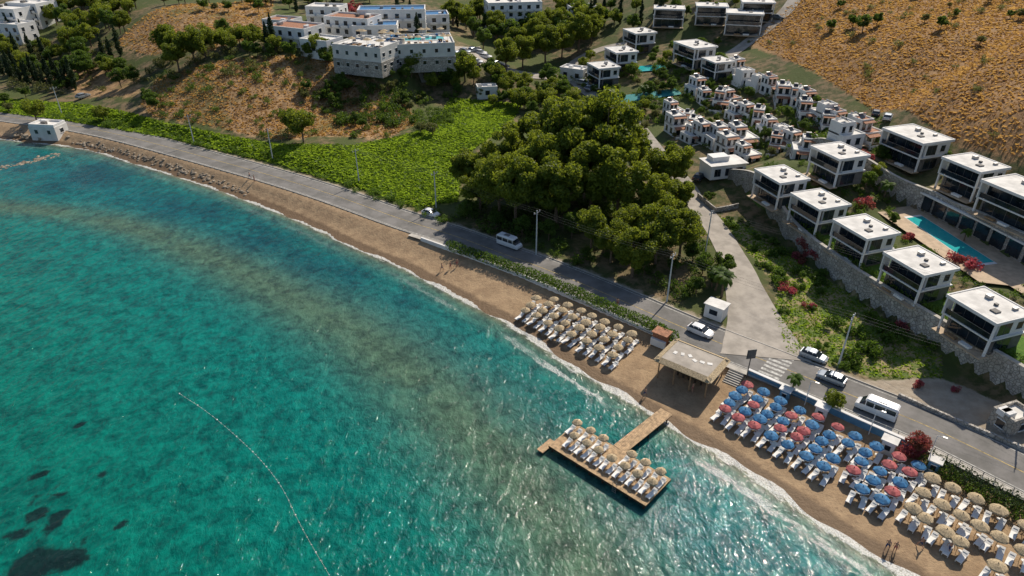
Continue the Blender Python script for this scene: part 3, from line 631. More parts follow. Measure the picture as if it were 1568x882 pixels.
def palm(seed):
    r=np.random.default_rng(seed); TV=[];TQ=[];o=0;pts=[(0,0,-.3),(.1,.05,1.5),(.15,.1,3.),(.1,.1,4.4)]
    for i in range(3):
        v,q=limb(pts[i],pts[i+1],.24-.03*i,.21-.03*i,7);TV.append(v);TQ.append(q+o);o+=len(v)
    V=[]
    for k in range(34):
        a=r.uniform(0,6.28); el=r.uniform(-.3,1.2); L=r.uniform(1.7,2.4); p=np.array(pts[3],float); dr=np.array([math.cos(a)*math.cos(el),math.sin(a)*math.cos(el),math.sin(el)])
        for j in range(9):
            q=p+dr*L/9; sdv=np.cross(dr,[0,0,1]); sdv/=np.linalg.norm(sdv)+1e-9; w=.42*math.sin(math.pi*(j+1)/10.5)+.06
            for sg in(-1,1): V+=[p,q,q+sdv*sg*w+dr*.18+np.array([0,0,-.14]),p+sdv*sg*w*.9+dr*.1+np.array([0,0,-.12])]
            p=q; dr=dr+np.array([0,0,-.17]); dr/=np.linalg.norm(dr)
    TV=np.concatenate(TV);TQ=np.concatenate(TQ);V=np.array(V);kq=len(V)//4
    return mesh_np('palm_tree',np.concatenate([TV,V]),np.concatenate([TQ,np.arange(kq*4).reshape(-1,4)+len(TV)]),[M['bark'],M['leaf_h']],np.concatenate([np.zeros(len(TQ)),np.ones(kq)]),np.concatenate([np.zeros(len(TV)),r.uniform(.2,.8,kq*4)]))
PM=palm(3)
for u,v,s in[(1105,455,.9),(1095,445,.8),(1352,305,.7),(1213,600,.55),(1475,372,.5),(1160,190,.6),(985,150,.7)]:
    x,y,z=G(u,v); inst('palm_tree',PM,(x,y,z),random.uniform(0,6),s)
for u,v,s in[(1232,378,1.5),(1222,398,1.4),(1245,392,1.1),(1325,318,1.3),(1475,410,1.4),(1465,402,1.2),(1328,245,1.2),(1195,440,.9),(1205,450,1.),(1398,690,1.5),(1393,698,1.2),(1405,590,.7),(1460,598,.6),(1240,470,.8),(1390,365,1.),(540,14,2.2),(545,20,1.8),(1270,190,.9),(1215,160,.9),(1380,500,.9),(1100,215,.8)]: T('b',u,v,s)
x,y,z=G(1398,700); inst('bougainvillea_tree',tree('bougainvillea_tree',4,2.5,(1.5,1.5,1.1),14,.6,160,.12,M['leaf_b'],77,.12),(x,y,z))
# ------------------------------------------------------------------ buildings
VR=R(19)
def modern_villa(b,L=8.6,W=7.2,hh=6.1,seed=0):
    x0,x1=-W/2+1.3,W/2
    b.box('walls','greyw',((x0+x1)/2,0,1.5),(x1-x0,L-.5,3.0)); b.box('walls','white',((x0+x1)/2+.05,0,hh/2+1.55),(x1-x0-.1,L-.6,hh-3.1))
    b.box('floor_slab','white',(-.0,0,3.08),(W+.3,L+.1,.24))
    b.box('roof','white',(-.1,0,hh+.12),(W+.8,L+.5,.3))
    b.box('roof','roofw',(-.1,0,hh+.33),(W+.1,L-.2,.12))
    for sx_,sy_,cx__,cy__ in((W+.8,.22,-.1,L/2+.14),(W+.8,.22,-.1,-L/2-.14)): b.box('roof','white',(cx__,cy__,hh+.38),(sx_,sy_,.22))
    for cx__ in(-.1-W/2-.29,-.1+W/2+.29): b.box('roof','white',(cx__,0,hh+.38),(.22,L+.06,.22))
    b.box('frame_walls','white',(-W/2+.5,L/2-.1,hh/2+1.5),(1.8,.25,hh-3.1)); b.box('frame_walls','white',(-W/2+.1,-L/2+.1,hh/2+1.5),(.4,.25,hh-3.1))
    b.box('frame_walls','white',(-W/2+.1,-L/2+.12,1.5),(.35,.3,3.)); b.box('frame_walls','white',(-W/2+.1,L/2-.12,1.5),(.35,.3,3.))
    for z_,h_ in((1.45,2.5),(4.7,2.5)):
        b.box('glazing','glass',(x0-.02,0,z_),(.08,L-1.4,h_))
        for k in range(5): b.box('glazing','frame',(x0-.05,-L/2+.7+(L-1.4)*k/4,z_),(.1,.09,h_))
    b.box('balcony_rail','glass',(-W/2+.02,0,3.7),(.04,L-.5,.9)); b.box('balcony_rail','metal',(-W/2+.02,0,4.18),(.07,L-.5,.05))
    b.win((-.3,-L/2+.24,1.5),R(-90),3.4,2.1,trim='frame'); b.win((-.9,-L/2+.29,4.6),R(-90),2.6,2.2,trim='white'); b.win((2.2,-L/2+.29,4.7),R(-90),1.2,1.4)
    b.win((0,L/2-.29,4.6),R(90),2.4,1.6)
    b.box('roof_equipment','metal',(1.4,1.5,hh+.7),(1.,.8,.6)); b.box('roof_equipment','greyw',(-1.2,-1.8,hh+.5),(1.1,1.1,.25)); b.box('roof_equipment','frame',(.5,-.5,hh+.55),(.5,.5,.4)); b.box('roof_equipment','metal',(2.2,-2.4,hh+.6),(.9,.5,.4))
    b.box('terrace','pave',(-W/2-.2,0,.08),(1.9,L+.4,.2))
    b.box('terrace','wood',(-W/2-.3,1.5,.4),(.8,1.9,.3)); b.box('terrace','cush',(-W/2-.3,-1.2,.42),(.8,1.9,.35))
b=B(); modern_villa(b); VA=b.prefab('modern_villa')
b=B(); modern_villa(b,11,8.,6.2); VB=b.prefab('modern_villa')
for u,v in[(1198,266),(1257,304),(1327,346),(1411,398),(1517,466)]:
    x,y,z=G(u,v,5.6); place('modern_villa',VA,(x,y,z-.05),VR,.87)
for u,v,pf in[(1287,230,VA),(1406,205,VB),(1495,248,VA),(1572,288,VB)]:
    x,y,z=G(u,v,5.8); place('modern_villa',pf,(x,y,z-.05),VR,.9)
for u,v,rz,pf,s in[(980,50,R(20),VA,.98),(1065,70,R(22),VB,.95),(1100,88,R(20),VA,.8),(952,78,R(18),VA,.95),(925,100,R(20),VA,.9),(1025,12,R(80),VB,.9),(1090,8,R(80),VB,.9),(1140,22,R(75),VB,1.),(1160,2,R(80),VB,.9)]:
    x,y,z=G(u,v,5.5); place('modern_villa',pf,(x,y,z-.2),rz,s)
def small_house(seed):
    r=random.Random(seed); b=B(); w,d=r.uniform(5,6.5),r.uniform(5.5,7); w2,d2=w*r.uniform(.55,.75),d*r.uniform(.6,.8)
    ox,oy=(w-w2)/2*r.choice((-1,1)),(d-d2)/2
    b.box('walls','white',(0,0,1.2),(w,d,3.6)); b.box('walls','white',(ox,oy,4.35),(w2,d2,2.7))
    for zz,ww,dd,x,y in((3.,w,d,0,0),(5.7,w2,d2,ox,oy)):
        b.box('parapet','white',(x,y+dd/2-.1,zz+.18),(ww,.2,.36)); b.box('parapet','white',(x,y-dd/2+.1,zz+.18),(ww,.2,.36))
        b.box('parapet','white',(x-ww/2+.1,y,zz+.18),(.2,dd-.4,.36)); b.box('parapet','white',(x+ww/2-.1,y,zz+.18),(.2,dd-.4,.36))
        b.box('roof_surface','terra' if r.random()<.4 else 'roofw',(x,y,zz+.03),(ww-.42,dd-.42,.06))
    for k in(-1,1):
        b.win((w*.25*k,-d/2,1.4),R(-90),1.4,1.7,trim='frame'); b.win((-w/2,d*.22*k,1.5),R(180),1.3,1.5,trim='frame'); b.win((w/2,d*.22*k,1.5),0,1.,1.2)
        b.win((ox+w2*.24*k,oy-d2/2,4.3),R(-90),1.1,1.8,trim='frame'); b.win((ox-w2/2,oy+d2*.24*k,4.3),R(180),.9,1.3,trim='frame')
    b.box('canopy','terra' if r.random()<.6 else 'dwood',(r.uniform(-1,1),-d/2-.7,2.75),(w*.7,1.5,.14),rx=R(14))
    b.box('canopy','terra',(ox,oy-d2/2-.5,5.5),(w2*.95,1.1,.12),rx=R(16))
    for k in(-1,1): b.box('canopy_posts','wood',(k*w*.24,-d/2-1.3,1.1),(.14,.14,2.7))
    b.box('chimney','white',(ox+w2*.3,oy+d2*.25,6.2),(.5,.5,1.1)); b.box('chimney','terra',(ox+w2*.3,oy+d2*.25,6.82),(.66,.66,.12))
    b.box('solar_heater','glass',(ox-w2*.15,oy,6.35),(1.5,1.4,.07),rx=R(35)); b.cyl('solar_heater','metal',(ox-w2*.15-.7,oy+.6,6.85),(ox-w2*.15+.7,oy+.6,6.85),.25)
    for k in range(7): b.box('outside_stairs','white',(w/2+.45,-d/2+.4+k*.32,.2+k*.2),(.9,.32,.4+k*.4))
    b.box('garden_wall','white',(0,-d/2-2.2,.1),(w+.6,.2,1.3)); b.box('terrace','pave',(0,-d/2-1.1,.0),(w,2.1,.2))
    return b.prefab('whitewashed_house')
SHS=[small_house(s) for s in range(8)]
for i,(u,v) in enumerate([(1128,92),(1142,106),(1163,112),(1185,118),(1205,132),(1228,134),(1243,142),(1240,158),(1268,158),(1290,170),(1312,172),(1300,190),(1330,186),(1275,178),
 (1068,122),(1085,135),(1108,142),(1128,158),(1150,158),(1168,168),(1178,180),(1200,188),(1220,200),(1235,212),(1120,135),
 (1033,155),(1050,170),(1068,178),(1082,190),(1100,196),(1120,208),(1140,196),(1062,190),(1040,178),(1148,218),(1195,205)]):
    x,y,z=G(u,v,4.); place('whitewashed_house',SHS[(i*5+i//4)%8],(x,y,z-.3),R(random.choice((17,17,107,-20))+random.uniform(-8,8)),random.uniform(.64,.84))
x,y,z=G(1108,247,3); b=B()
b.box('walls','white',(0,0,1.5),(8.5,5,3)); b.box('roof','roofw',(0,0,3.1),(9,5.6,.2)); b.box('roof','white',(-1,.8,3.7),(4,2.6,1.1))
for k in(-2.6,0,2.6): b.win((k,-2.5,1.5),R(-90),1.5,1.7)
place('whitewashed_bungalow',b.prefab('whitewashed_bungalow'),(x,y,z),R(15))
def block(name,u,v,w,d,h,rz,storeys,mwall='white',mlow=None,roof='roofw',pool=False,balc=True,h0=None):
    b=B(); fh=h/storeys
    b.box('walls',mwall,(0,0,h/2-.5),(w,d,h+1.0))
    if mlow: b.box('plinth',mlow,(0,0,fh/2-.6),(w+.3,d+.3,fh+1.2-.2))
    for z_,sx_,sy_,x_,y_ in((h,w,.3,0,d/2-.15),(h,w,.3,0,-d/2+.15),(h,.3,d-.6,w/2-.15,0),(h,.3,d-.6,-w/2+.15,0)): b.box('parapet',mwall,(x_,y_,z_+.3),(sx_,sy_,.6))
    b.box('roof_surface',roof,(0,0,h+.05),(w-.62,d-.62,.1))
    for s_ in range(storeys):
        zc_=fh*s_+fh*.52; off=.17 if (mlow and s_==0) else 0
        nwn=int(w/3.2); wh=1.4 if balc else 1.1
        for k in range(nwn):
            xx=-w/2+(k+.5)*w/nwn; b.win((xx,-d/2-off,zc_),R(-90),1.3 if balc else .9,wh)
            if balc and s_>0: b.box('balconies','white',(xx,-d/2-.55,fh*s_+.1),(w/nwn*.8,1.1,.14)); b.box('balconies','white',(xx,-d/2-1.08,fh*s_+.5),(w/nwn*.8,.06,.7))
        nd_=max(1,int(d/3.4))
        for k in range(nd_):
            yy=-d/2+(k+.5)*d/nd_; b.win((w/2+off,yy,zc_),0,1.2,wh); b.win((-w/2-off,yy,zc_),R(180),1.,wh)
    r=random.Random(int(u*7+v))
    for k in range(max(2,int(w*d/40))): b.box('roof_equipment',r.choice(('metal','white','greyw')),(r.uniform(-w*.4,w*.4),r.uniform(-d*.35,d*.35),h+.5),(r.uniform(.6,1.6),r.uniform(.6,1.4),.8))
    if pool:
        if pool==1:
            b.box('roof_pool','pool',(2,1.5,h+.16),(13,5,.12)); b.box('roof_pool','white',(2,4.2,h+.2),(13.6,.4,.2)); b.box('roof_pool','white',(2,-1.2,h+.2),(13.6,.4,.2))
        for k in range(34):
            xx=r.uniform(-w*.46,w*.46); yy=r.choice((-d*.38,-d*.28,d*.4))
            b.box('roof_loungers',r.choice(('cush','bluec','wood')),(xx,yy,h+.4),(.7,1.7,.3))
        for k in range(12): 
            xx=r.uniform(-w*.46,w*.46); yy=r.choice((-d*.33,d*.42)); b.cyl('roof_parasols','thatch',(xx,yy,h+2.0),(xx,yy,h+2.5),1.2,.05,8); b.cyl('roof_parasols','wood',(xx,yy,h+.1),(xx,yy,h+2.),.04,n=5)
    x,y,z=G(u,v,h if h0 is None else h0); place(name,b.prefab(name),(x,y,z),rz)
block('hotel_building',565,66,16,14,6.6,R(-22),2,'cream','stone',pool=2,balc=False)
block('hotel_building',637,62,22,15,6.6,R(10),2,'cream','stone',pool=1,balc=False)
block('hotel_annex',452,40,15,10,5,R(-25),2,'white',roof='terra'); block('hotel_annex',492,60,10,8,4,R(-25),1,'white',roof='roofw'); block('hotel_annex',432,30,10,8,4,R(-20),1,'cream',roof='terra')
block('hotel_wing',540,26,16,9,5,R(-20),2,'white',roof='terra'); block('hotel_wing',600,14,22,9,6,R(5),2,'white',roof='bluec'); block('hotel_wing',575,38,14,8,3,R(5),1,'white',roof='bluec')
block('hotel_wing',655,22,14,9,5,R(10),2,'white',roof='bluec'); block('apartment_block',785,2,20,12,10,R(10),4,'white')
block('apartment_block',15,12,14,10,9,R(-15),3); block('apartment_block',48,4,14,10,8,R(-15),3); block('apartment_block',22,36,11,8,6,R(-15),2)
block('apartment_block',890,10,10,8,5,R(10),2); block('service_building',880,105,8,5,3,R(-30),1,'cream'); block('service_building',745,133,6,4,2.6,R(10),1,'cream'); block('service_building',500,10,12,8,5,R(-10),2)
block('pier_building',72,190,7.5,4.5,3,R(-8),1,'white','cream',balc=False)
block('stone_cottage',1553,634,4,3,1.9,R(20),1,'stone',balc=False)
patch('tennis_court',PX([(935,150),(1035,137),(1045,146),(945,160)]),.35,M['tealc'])
patch('swimming_pool',PX([(975,103),(1015,100),(1022,108),(980,111)]),.35,M['pool'])
patch('blue_canopy',PX([(545,40),(600,30),(612,38),(560,50)]),.6,M['bluec'])
def quadz(L,z): return [S(u,v,z) for u,v in L]
DZ=8.25
dk=quadz([(1340,322),(1420,312),(1600,408),(1600,470),(1545,437),(1500,432)],DZ)
patch('pool_terrace',dk,0,M['pave'],DZ)
pl_=quadz([(1388,334),(1412,331),(1522,401),(1490,405)],DZ)
patch('pool_coping',[tuple(np.array(pl_).mean(0)+(np.array(p_)-np.array(pl_).mean(0))*1.07) for p_ in pl_],.012,M['white'],DZ)
patch('swimming_pool',pl_,.03,M['pool'],DZ)
b=B(); P2=resample([S(1415,325,8),S(1500,369,8),S(1575,410,8)],3.2); N2=normals(P2)
for i in range(len(P2)):
    q=P2[i]-N2[i]*.35; an=math.atan2(N2[i][1],N2[i][0])+math.pi
    b.box('glazing','glass',(q[0],q[1],9.9),(.2,2.5,2.7),an); q2=P2[i]-N2[i]*.45; b.box('lintel','white',(q2[0],q2[1],11.45),(.5,3.1,.3),an)
place('poolside_pavilion',b.prefab('poolside_pavilion'),(0,0,0))
# ------------------------------------------------------------------ beach furniture
def umbrella(mm,straw):
    b=B(); n_=16 if straw else 8; V=[(0,0,2.55 if straw else 2.5)];Fc=[]; r=random.Random(3)
    for ring,(rr,zz) in enumerate(((.5,2.36),(1.0,2.08),(1.1,1.93))):
        for k in range(n_):
            a=2*math.pi*k/n_; j=r.uniform(.93,1.07) if (straw and ring) else 1; V.append((rr*j*math.cos(a),rr*j*math.sin(a),zz-(.06*(k%2) if straw and ring==2 else 0)))
    for k in range(n_):
        j=(k+1)%n_; Fc.append((0,1+k,1+j))
        for q in(0,1): Fc.append((1+q*n_+k,1+(q+1)*n_+k,1+(q+1)*n_+j,1+q*n_+j))
    b.add('canopy',mm,V,Fc)
    b.cyl('pole','wood',(0,0,-.2),(0,0,2.5),.035,n=6)
    if not straw:
        b.add('valance','cush',[(x*1.004,y*1.004,z-(.0 if i<8 else .09)) for i,(x,y,z) in enumerate(V[17:25]*2)],[(k,8+k,8+(k+1)%8,(k+1)%8) for k in range(8)])
        for k in range(4):
            a=math.pi/4*2*k; b.cyl('ribs','metal',(0,0,2.0),(math.cos(a)*.9,math.sin(a)*.9,2.12),.012,n=4)
    b.cyl('cap','dwood' if straw else mm,(0,0,2.48),(0,0,2.66),.07,.03,6)
    return b.single('beach_umbrella')
US=umbrella('thatch',True);UB=umbrella('blue',False);UR=umbrella('red',False)
def lounger(cm,fm):
    b=B()
    for y in(-.29,.29): b.box('frame',fm,(0,y,.28),(1.9,.05,.07))
    for x in(-.8,.75):
        for y in(-.27,.27): b.box('leg',fm,(x,y,.12),(.06,.05,.26))
    b.box('cushion',cm,(-.3,0,.36),(1.25,.6,.09)); b.box('cushion',cm,(.58,0,.50),(.72,.6,.09),ry=R(-24)); b.box('pillow','cush',(.72,0,.62),(.22,.44,.09),ry=R(-24))
    return b.single('sun_lounger')
LW=lounger('cush','cush');LB=lounger('cush','bluec');LN=lounger('cush','wood')
stb=B(); stb.cyl('t','wood',(0,0,0),(0,0,.42),.04,n=6); stb.cyl('t','cush',(0,0,.42),(0,0,.46),.22,n=10); STB=stb.single('side_table')
def field(c,nc,nr,umb,lng,us=.85,se_=.9,drop=0.,pair=.68,jit=.22):
    TL,TR,BL,BR=[np.array(G(u,v)[:2]) for u,v in c]
    for i in range(nc):
        for j in range(nr):
            if random.random()<drop: continue
            a,bb=i/(nc-1),j/max(1,nr-1)
            p=(TL*(1-a)+TR*a)*(1-bb)+(BL*(1-a)+BR*a)*bb+np.array([random.uniform(-jit,jit),random.uniform(-jit,jit)])
            al=(TR-TL)/np.linalg.norm(TR-TL); sv_=np.array([al[1],-al[0]])
            s_=random.uniform(.93,1.06)
            inst('beach_umbrella',umb(i,j),(p[0],p[1],H(*p)),random.uniform(0,3),(us*s_,us*s_,random.uniform(.78,.88)),random.uniform(-.06,.06),random.uniform(-.06,.06))
            ang=math.atan2(-sv_[1],-sv_[0])
            for k in(-1,1):
                q=p+al*k*pair+sv_*(se_+random.uniform(-.12,.12))
                inst('sun_lounger',lng(i,j),(q[0],q[1],H(*q)),ang+random.uniform(-.12,.12))
            q=p+al*.3; inst('side_table',STB,(q[0],q[1],H(*q)))
field([(832,462),(968,524),(803,487),(936,557)],8,4,lambda i,j:US,lambda i,j:random.choice((LW,LW,LN,LB)),.76,.55,.04)
field([(1140,602),(1402,728),(1106,638),(1346,782)],10,5,lambda i,j:UR if (i*3+j*5+(i*j)%3)%4==0 or (i+2*j)%5==0 else UB,lambda i,j:random.choice((LB,LW,LW)),.82,.65,.05)
field([(1420,745),(1600,838),(1388,792),(1520,884)],6,3,lambda i,j:US,lambda i,j:LW,.84,.65,.05)
# ------------------------------------------------------------------ jetty
JZ=.95
A_,B_,C_,D_=[np.array(S(u,v,JZ)) for u,v in((883,645),(1027,738),(990,770),(838,686))]
ex=(B_-A_+C_-D_);ex/=np.linalg.norm(ex);ey=np.array([-ex[1],ex[0]]); cen=(A_+B_+C_+D_)/4
LX=(np.dot(B_-A_,ex)+np.dot(C_-D_,ex))/2; LY=(np.dot(A_-D_,ey)+np.dot(B_-C_,ey))/2
b=B(); k=int(LX/.24)
for i in range(k): b.box('deck_boards','deck',(-LX/2+(i+.5)*LX/k,0,JZ-.03),(LX/k-.02,LY,.06))
b.box('beams','dwood',(0,LY/2-.08,JZ-.2),(LX,.16,.26)); b.box('beams','dwood',(0,-LY/2+.08,JZ-.2),(LX,.16,.26)); b.box('beams','dwood',(LX/2-.08,0,JZ-.2),(.16,LY-.34,.26)); b.box('beams','dwood',(-LX/2+.08,0,JZ-.2),(.16,LY-.34,.26))
for i in range(8):
    for y_ in(-LY/2+.3,0,LY/2-.3): b.cyl('piles','dwood',(-LX/2+.4+i*(LX-.8)/7,y_,-3),(-LX/2+.4+i*(LX-.8)/7,y_,JZ-.07),.12,n=7)
w0=np.array(S(938,697,JZ)); w1_=np.array(S(1021,630,JZ)); 
l0=np.array([np.dot(w0-cen,ex),np.dot(w0-cen,ey)]); l1=np.array([np.dot(w1_-cen,ex),np.dot(w1_-cen,ey)]); l0[1]=LY/2+.02
wd_=l1-l0; WL=np.linalg.norm(wd_); wa=math.atan2(wd_[1],wd_[0]); k=int(WL/.24)
for i in range(k):
    q=l0+wd_*(i+.5)/k; b.box('walkway_boards','deck',(q[0],q[1],JZ-.035),(WL/k-.02,1.9,.06),wa)
for sg in(-1,1):
    nn_=np.array([-wd_[1],wd_[0]])/WL; q=l0+wd_/2+nn_*sg*.8; b.box('walkway_beams','dwood',(q[0],q[1],JZ-.17),(WL,.14,.2),wa)
    for i in range(5): 
        q=l0+wd_*(i+.5)/5+nn_*sg*.8; b.cyl('piles','dwood',(q[0],q[1],-2),(q[0],q[1],JZ-.07),.1,n=7)
b.box('swim_platform','deck',(-LX/2-.5,-LY/2+.2,.42),(1.,2.6,.1)); 
for y_ in(-LY/2-.7,-LY/2+1.1): b.cyl('piles','dwood',(-LX/2-.8,y_,-3),(-LX/2-.8,y_,.4),.1,n=7)
for sg in(-.25,.25): b.cyl('ladder','metal',(LX*.2+sg,-LY/2-.06,-.8),(LX*.2+sg,-LY/2-.06,1.7),.03,n=6)
for z_ in(-.2,.1,.4,.7): b.cyl('ladder','metal',(LX*.2-.25,-LY/2-.06,z_),(LX*.2+.25,-LY/2-.06,z_),.02,n=5)
place('wooden_jetty',b.prefab('wooden_jetty'),(cen[0],cen[1],0),math.atan2(ex[1],ex[0]))
for row,(yy,lo_,hi_) in enumerate(((LY*.32,-LX/2+1.,LX/2-1.),(-LY*.06,-LX/2+2.2,LX/2-.9))):
    for i in range(7):
        t=i/6; xl=lo_+(hi_-lo_)*t
        if row==0 and abs(xl-l0[0])<1.2: continue
        p=cen+ex*xl+ey*yy; inst('beach_umbrella',US,(p[0],p[1],JZ),random.uniform(0,3),(.6,.6,.72),random.uniform(-.05,.05),random.uniform(-.05,.05))
        for k_ in(-1,1):
            q=p+ex*k_*.55-ey*.7; inst('sun_lounger',LW,(q[0],q[1],JZ),math.atan2(ey[1],ey[0])+random.uniform(-.08,.08),.92)
# ------------------------------------------------------------------ beach bar
hc=[np.array(S(u,v,4.1)) for u,v in((1003,546),(1036,520),(1118,548),(1086,586))]
hcen=sum(hc)/4; hx=(hc[2]-hc[1]+hc[3]-hc[0]);HXL=np.linalg.norm(hx)/2;hx/=np.linalg.norm(hx);hy=np.array([-hx[1],hx[0]]);HYL=np.dot(hc[1]-hc[0]+hc[2]-hc[3],hy)/2
b=B(); z0=1.0
b.box('roof','conc',(0,0,3.05),(HXL-1.,HYL-1.,.25))
for sx_,sy_,x_,y_,rx_,ry_ in((HXL,.9,0,-HYL/2+.2,R(28),0),(HXL,.9,0,HYL/2-.2,R(-28),0),(.9,HYL,HXL/2-.2,0,0,R(28)),(.9,HYL,-HXL/2+.2,0,0,R(-28))): b.box('thatch_fringe','thatch',(x_,y_,2.96),(sx_,sy_,.2),0,rx_,ry_)
for i in range(4):
    for j in(-1,1): b.cyl('posts','wood',(-HXL/2+.5+i*(HXL-1)/3,j*(HYL/2-.5),-.6),(-HXL/2+.5+i*(HXL-1)/3,j*(HYL/2-.5),2.95),.1,n=7)
b.box('back_wall','white',(0,HYL/2-.75,1.3),(HXL-1.4,.2,3.2)); b.box('counter','wood',(.5,.3,.5),(HXL*.55,.6,1.1)); b.box('counter','dwood',(.5,.3,1.08),(HXL*.6,.8,.07))
for i in range(5): b.cyl('bar_stools','dwood',(-1.5+i*.9,-.7,-.1),(-1.5+i*.9,-.7,.75),.16,n=8)
for i in range(6): b.box('roof_clutter','roofw',(-2.5+i,.3*(i%3-1),3.2),(.5,.7,.06),i*.4)
place('beach_bar',b.prefab('beach_bar'),(hcen[0],hcen[1],z0),math.atan2(hx[1],hx[0]))
x,y,z=G(1012,524); b=B(); b.box('walls','brick',(0,0,.9),(2.2,1.6,2.2)); b.box('roof','terra',(0,0,2.1),(2.6,2.,.18)); b.box('counter','white',(0,-1.0,.6),(2.4,.4,1.2)); place('brick_grill_house',b.prefab('brick_grill_house'),(x,y,z-.2),math.atan2(hx[1],hx[0]))
x,y,z=G(1118,588); b=B()
for k_ in range(7): b.box('tread','kerb',(0,k_*.33,.08+k_*.08),(2.2,.34,.17+k_*.17))
place('beach_steps',b.prefab('beach_steps'),(x,y,z-.05),math.atan2(hx[1],hx[0]))
def kiosk(u,v,w,d,h,name='beach_kiosk',mm='white',rf='bluew'):
    x,y,z=G(u,v); b=B(); b.box('walls',mm,(0,0,h/2-.2),(w,d,h+.4)); b.box('roof',rf,(0,0,h+.08),(w+.4,d+.4,.14)); b.win((0,-d/2,h*.55),R(-90),w*.45,h*.4); b.box('door','frame',(-w/2-.02,0,h*.42),(.05,.8,h*.8)); place(name,b.prefab(name),(x,y,z),RANG)
kiosk(1255,640,1.4,1.,2.,rf='white'); kiosk(1357,692,1.5,1.1,2.,rf='roofw'); kiosk(1426,722,1.2,1.,1.9,mm='bluew',rf='roofw'); kiosk(1200,612,1.2,.9,1.8,mm='bluew',rf='white')
kiosk(1095,484,3.0,2.2,2.3,'transformer_hut','white','roofw')
# ------------------------------------------------------------------ poles, wires, signs
def pole(u,v,h,name='utility_pole',arm=True):
    x,y,z=G(u,v); b=B(); b.cyl('shaft','polew',(0,0,-.5),(0,0,h),.15,.09,8)
    a=RANG+R(90); b.box('crossarm','metal',(0,0,h-.5),(1.8,.1,.12),a)
    for k_ in(-.8,0,.8): b.cyl('insulator','white',(k_*math.cos(a),k_*math.sin(a),h-.44),(k_*math.cos(a),k_*math.sin(a),h-.15),.06,n=6)
    place(name,b.prefab(name),(x,y,z)); return np.array([x,y,z+h-.2])
pp=[pole(u,v,h) for u,v,h in((-40,165,8),(95,175,8),(298,222,8),(418,245,8),(550,280,8),(668,318,8),(821,390,9),(1021,462,9),(1283,562,9),(1560,650,9))]
p2=pole(1079,392,9)
def wires(a,b_,name='overhead_wires'):
    bb=B(); a_=R(90)+RANG
    for k_ in(-.8,0,.8):
        o_=np.array([math.cos(a_)*k_,math.sin(a_)*k_,.1]); prev=None
        for i in range(13):
            t=i/12; q=a*(1-t)+b_*t+o_+np.array([0,0,-4*t*(1-t)*min(1.5,np.linalg.norm(a-b_)*.02)])
            if prev is not None: bb.cyl('wire','wirem',tuple(prev),tuple(q),.011,n=4,cap=False)
            prev=q
    inst(name,bb.single(name),(0,0,0))
for i in range(len(pp)-1): wires(pp[i],pp[i+1])
wires(p2,np.array([100,40,22.]))
x,y,z=G(1143,578); b=B(); b.cyl('post','frame',(0,0,-.3),(0,0,4.6),.08,n=8); b.box('panel','frame',(0,0,4.1),(1.3,.12,1.5),R(10)); b.box('panel_face','greyw',(.02,-.08,4.1),(1.1,.03,1.3),R(10)); inst('billboard_sign',b.single('billboard_sign'),(x,y,z))
def lampp(u,v):
    x,y,z=G(u,v); b=B(); b.cyl('post','white',(0,0,-.3),(0,0,4.),.06,.045,7); b.cyl('arm','white',(0,0,4.),(.5,-.4,4.15),.04,n=6); b.box('head','metal',(.6,-.48,4.15),(.5,.22,.1),R(-38)); inst('street_lamp',b.single('street_lamp'),(x,y,z))
for u,v in((1232,620),(1330,665),(1420,705)): lampp(u,v)
b=B(); RP=resample(roadm[(roadm[:,0]>46)&(roadm[:,1]>20)],2.); RN=normals(RP)
for i in range(len(RP)):
    q=RP[i]-RN[i]*4.4; b.cyl('post','kerb',(q[0],q[1],1.9),(q[0],q[1],2.8),.06,n=5)
    if i: b.cyl('rail','kerb',(pq[0],pq[1],2.75),(q[0],q[1],2.75),.04,n=5)
    pq=q
inst('guard_rail',b.single('guard_rail'),(0,0,0))
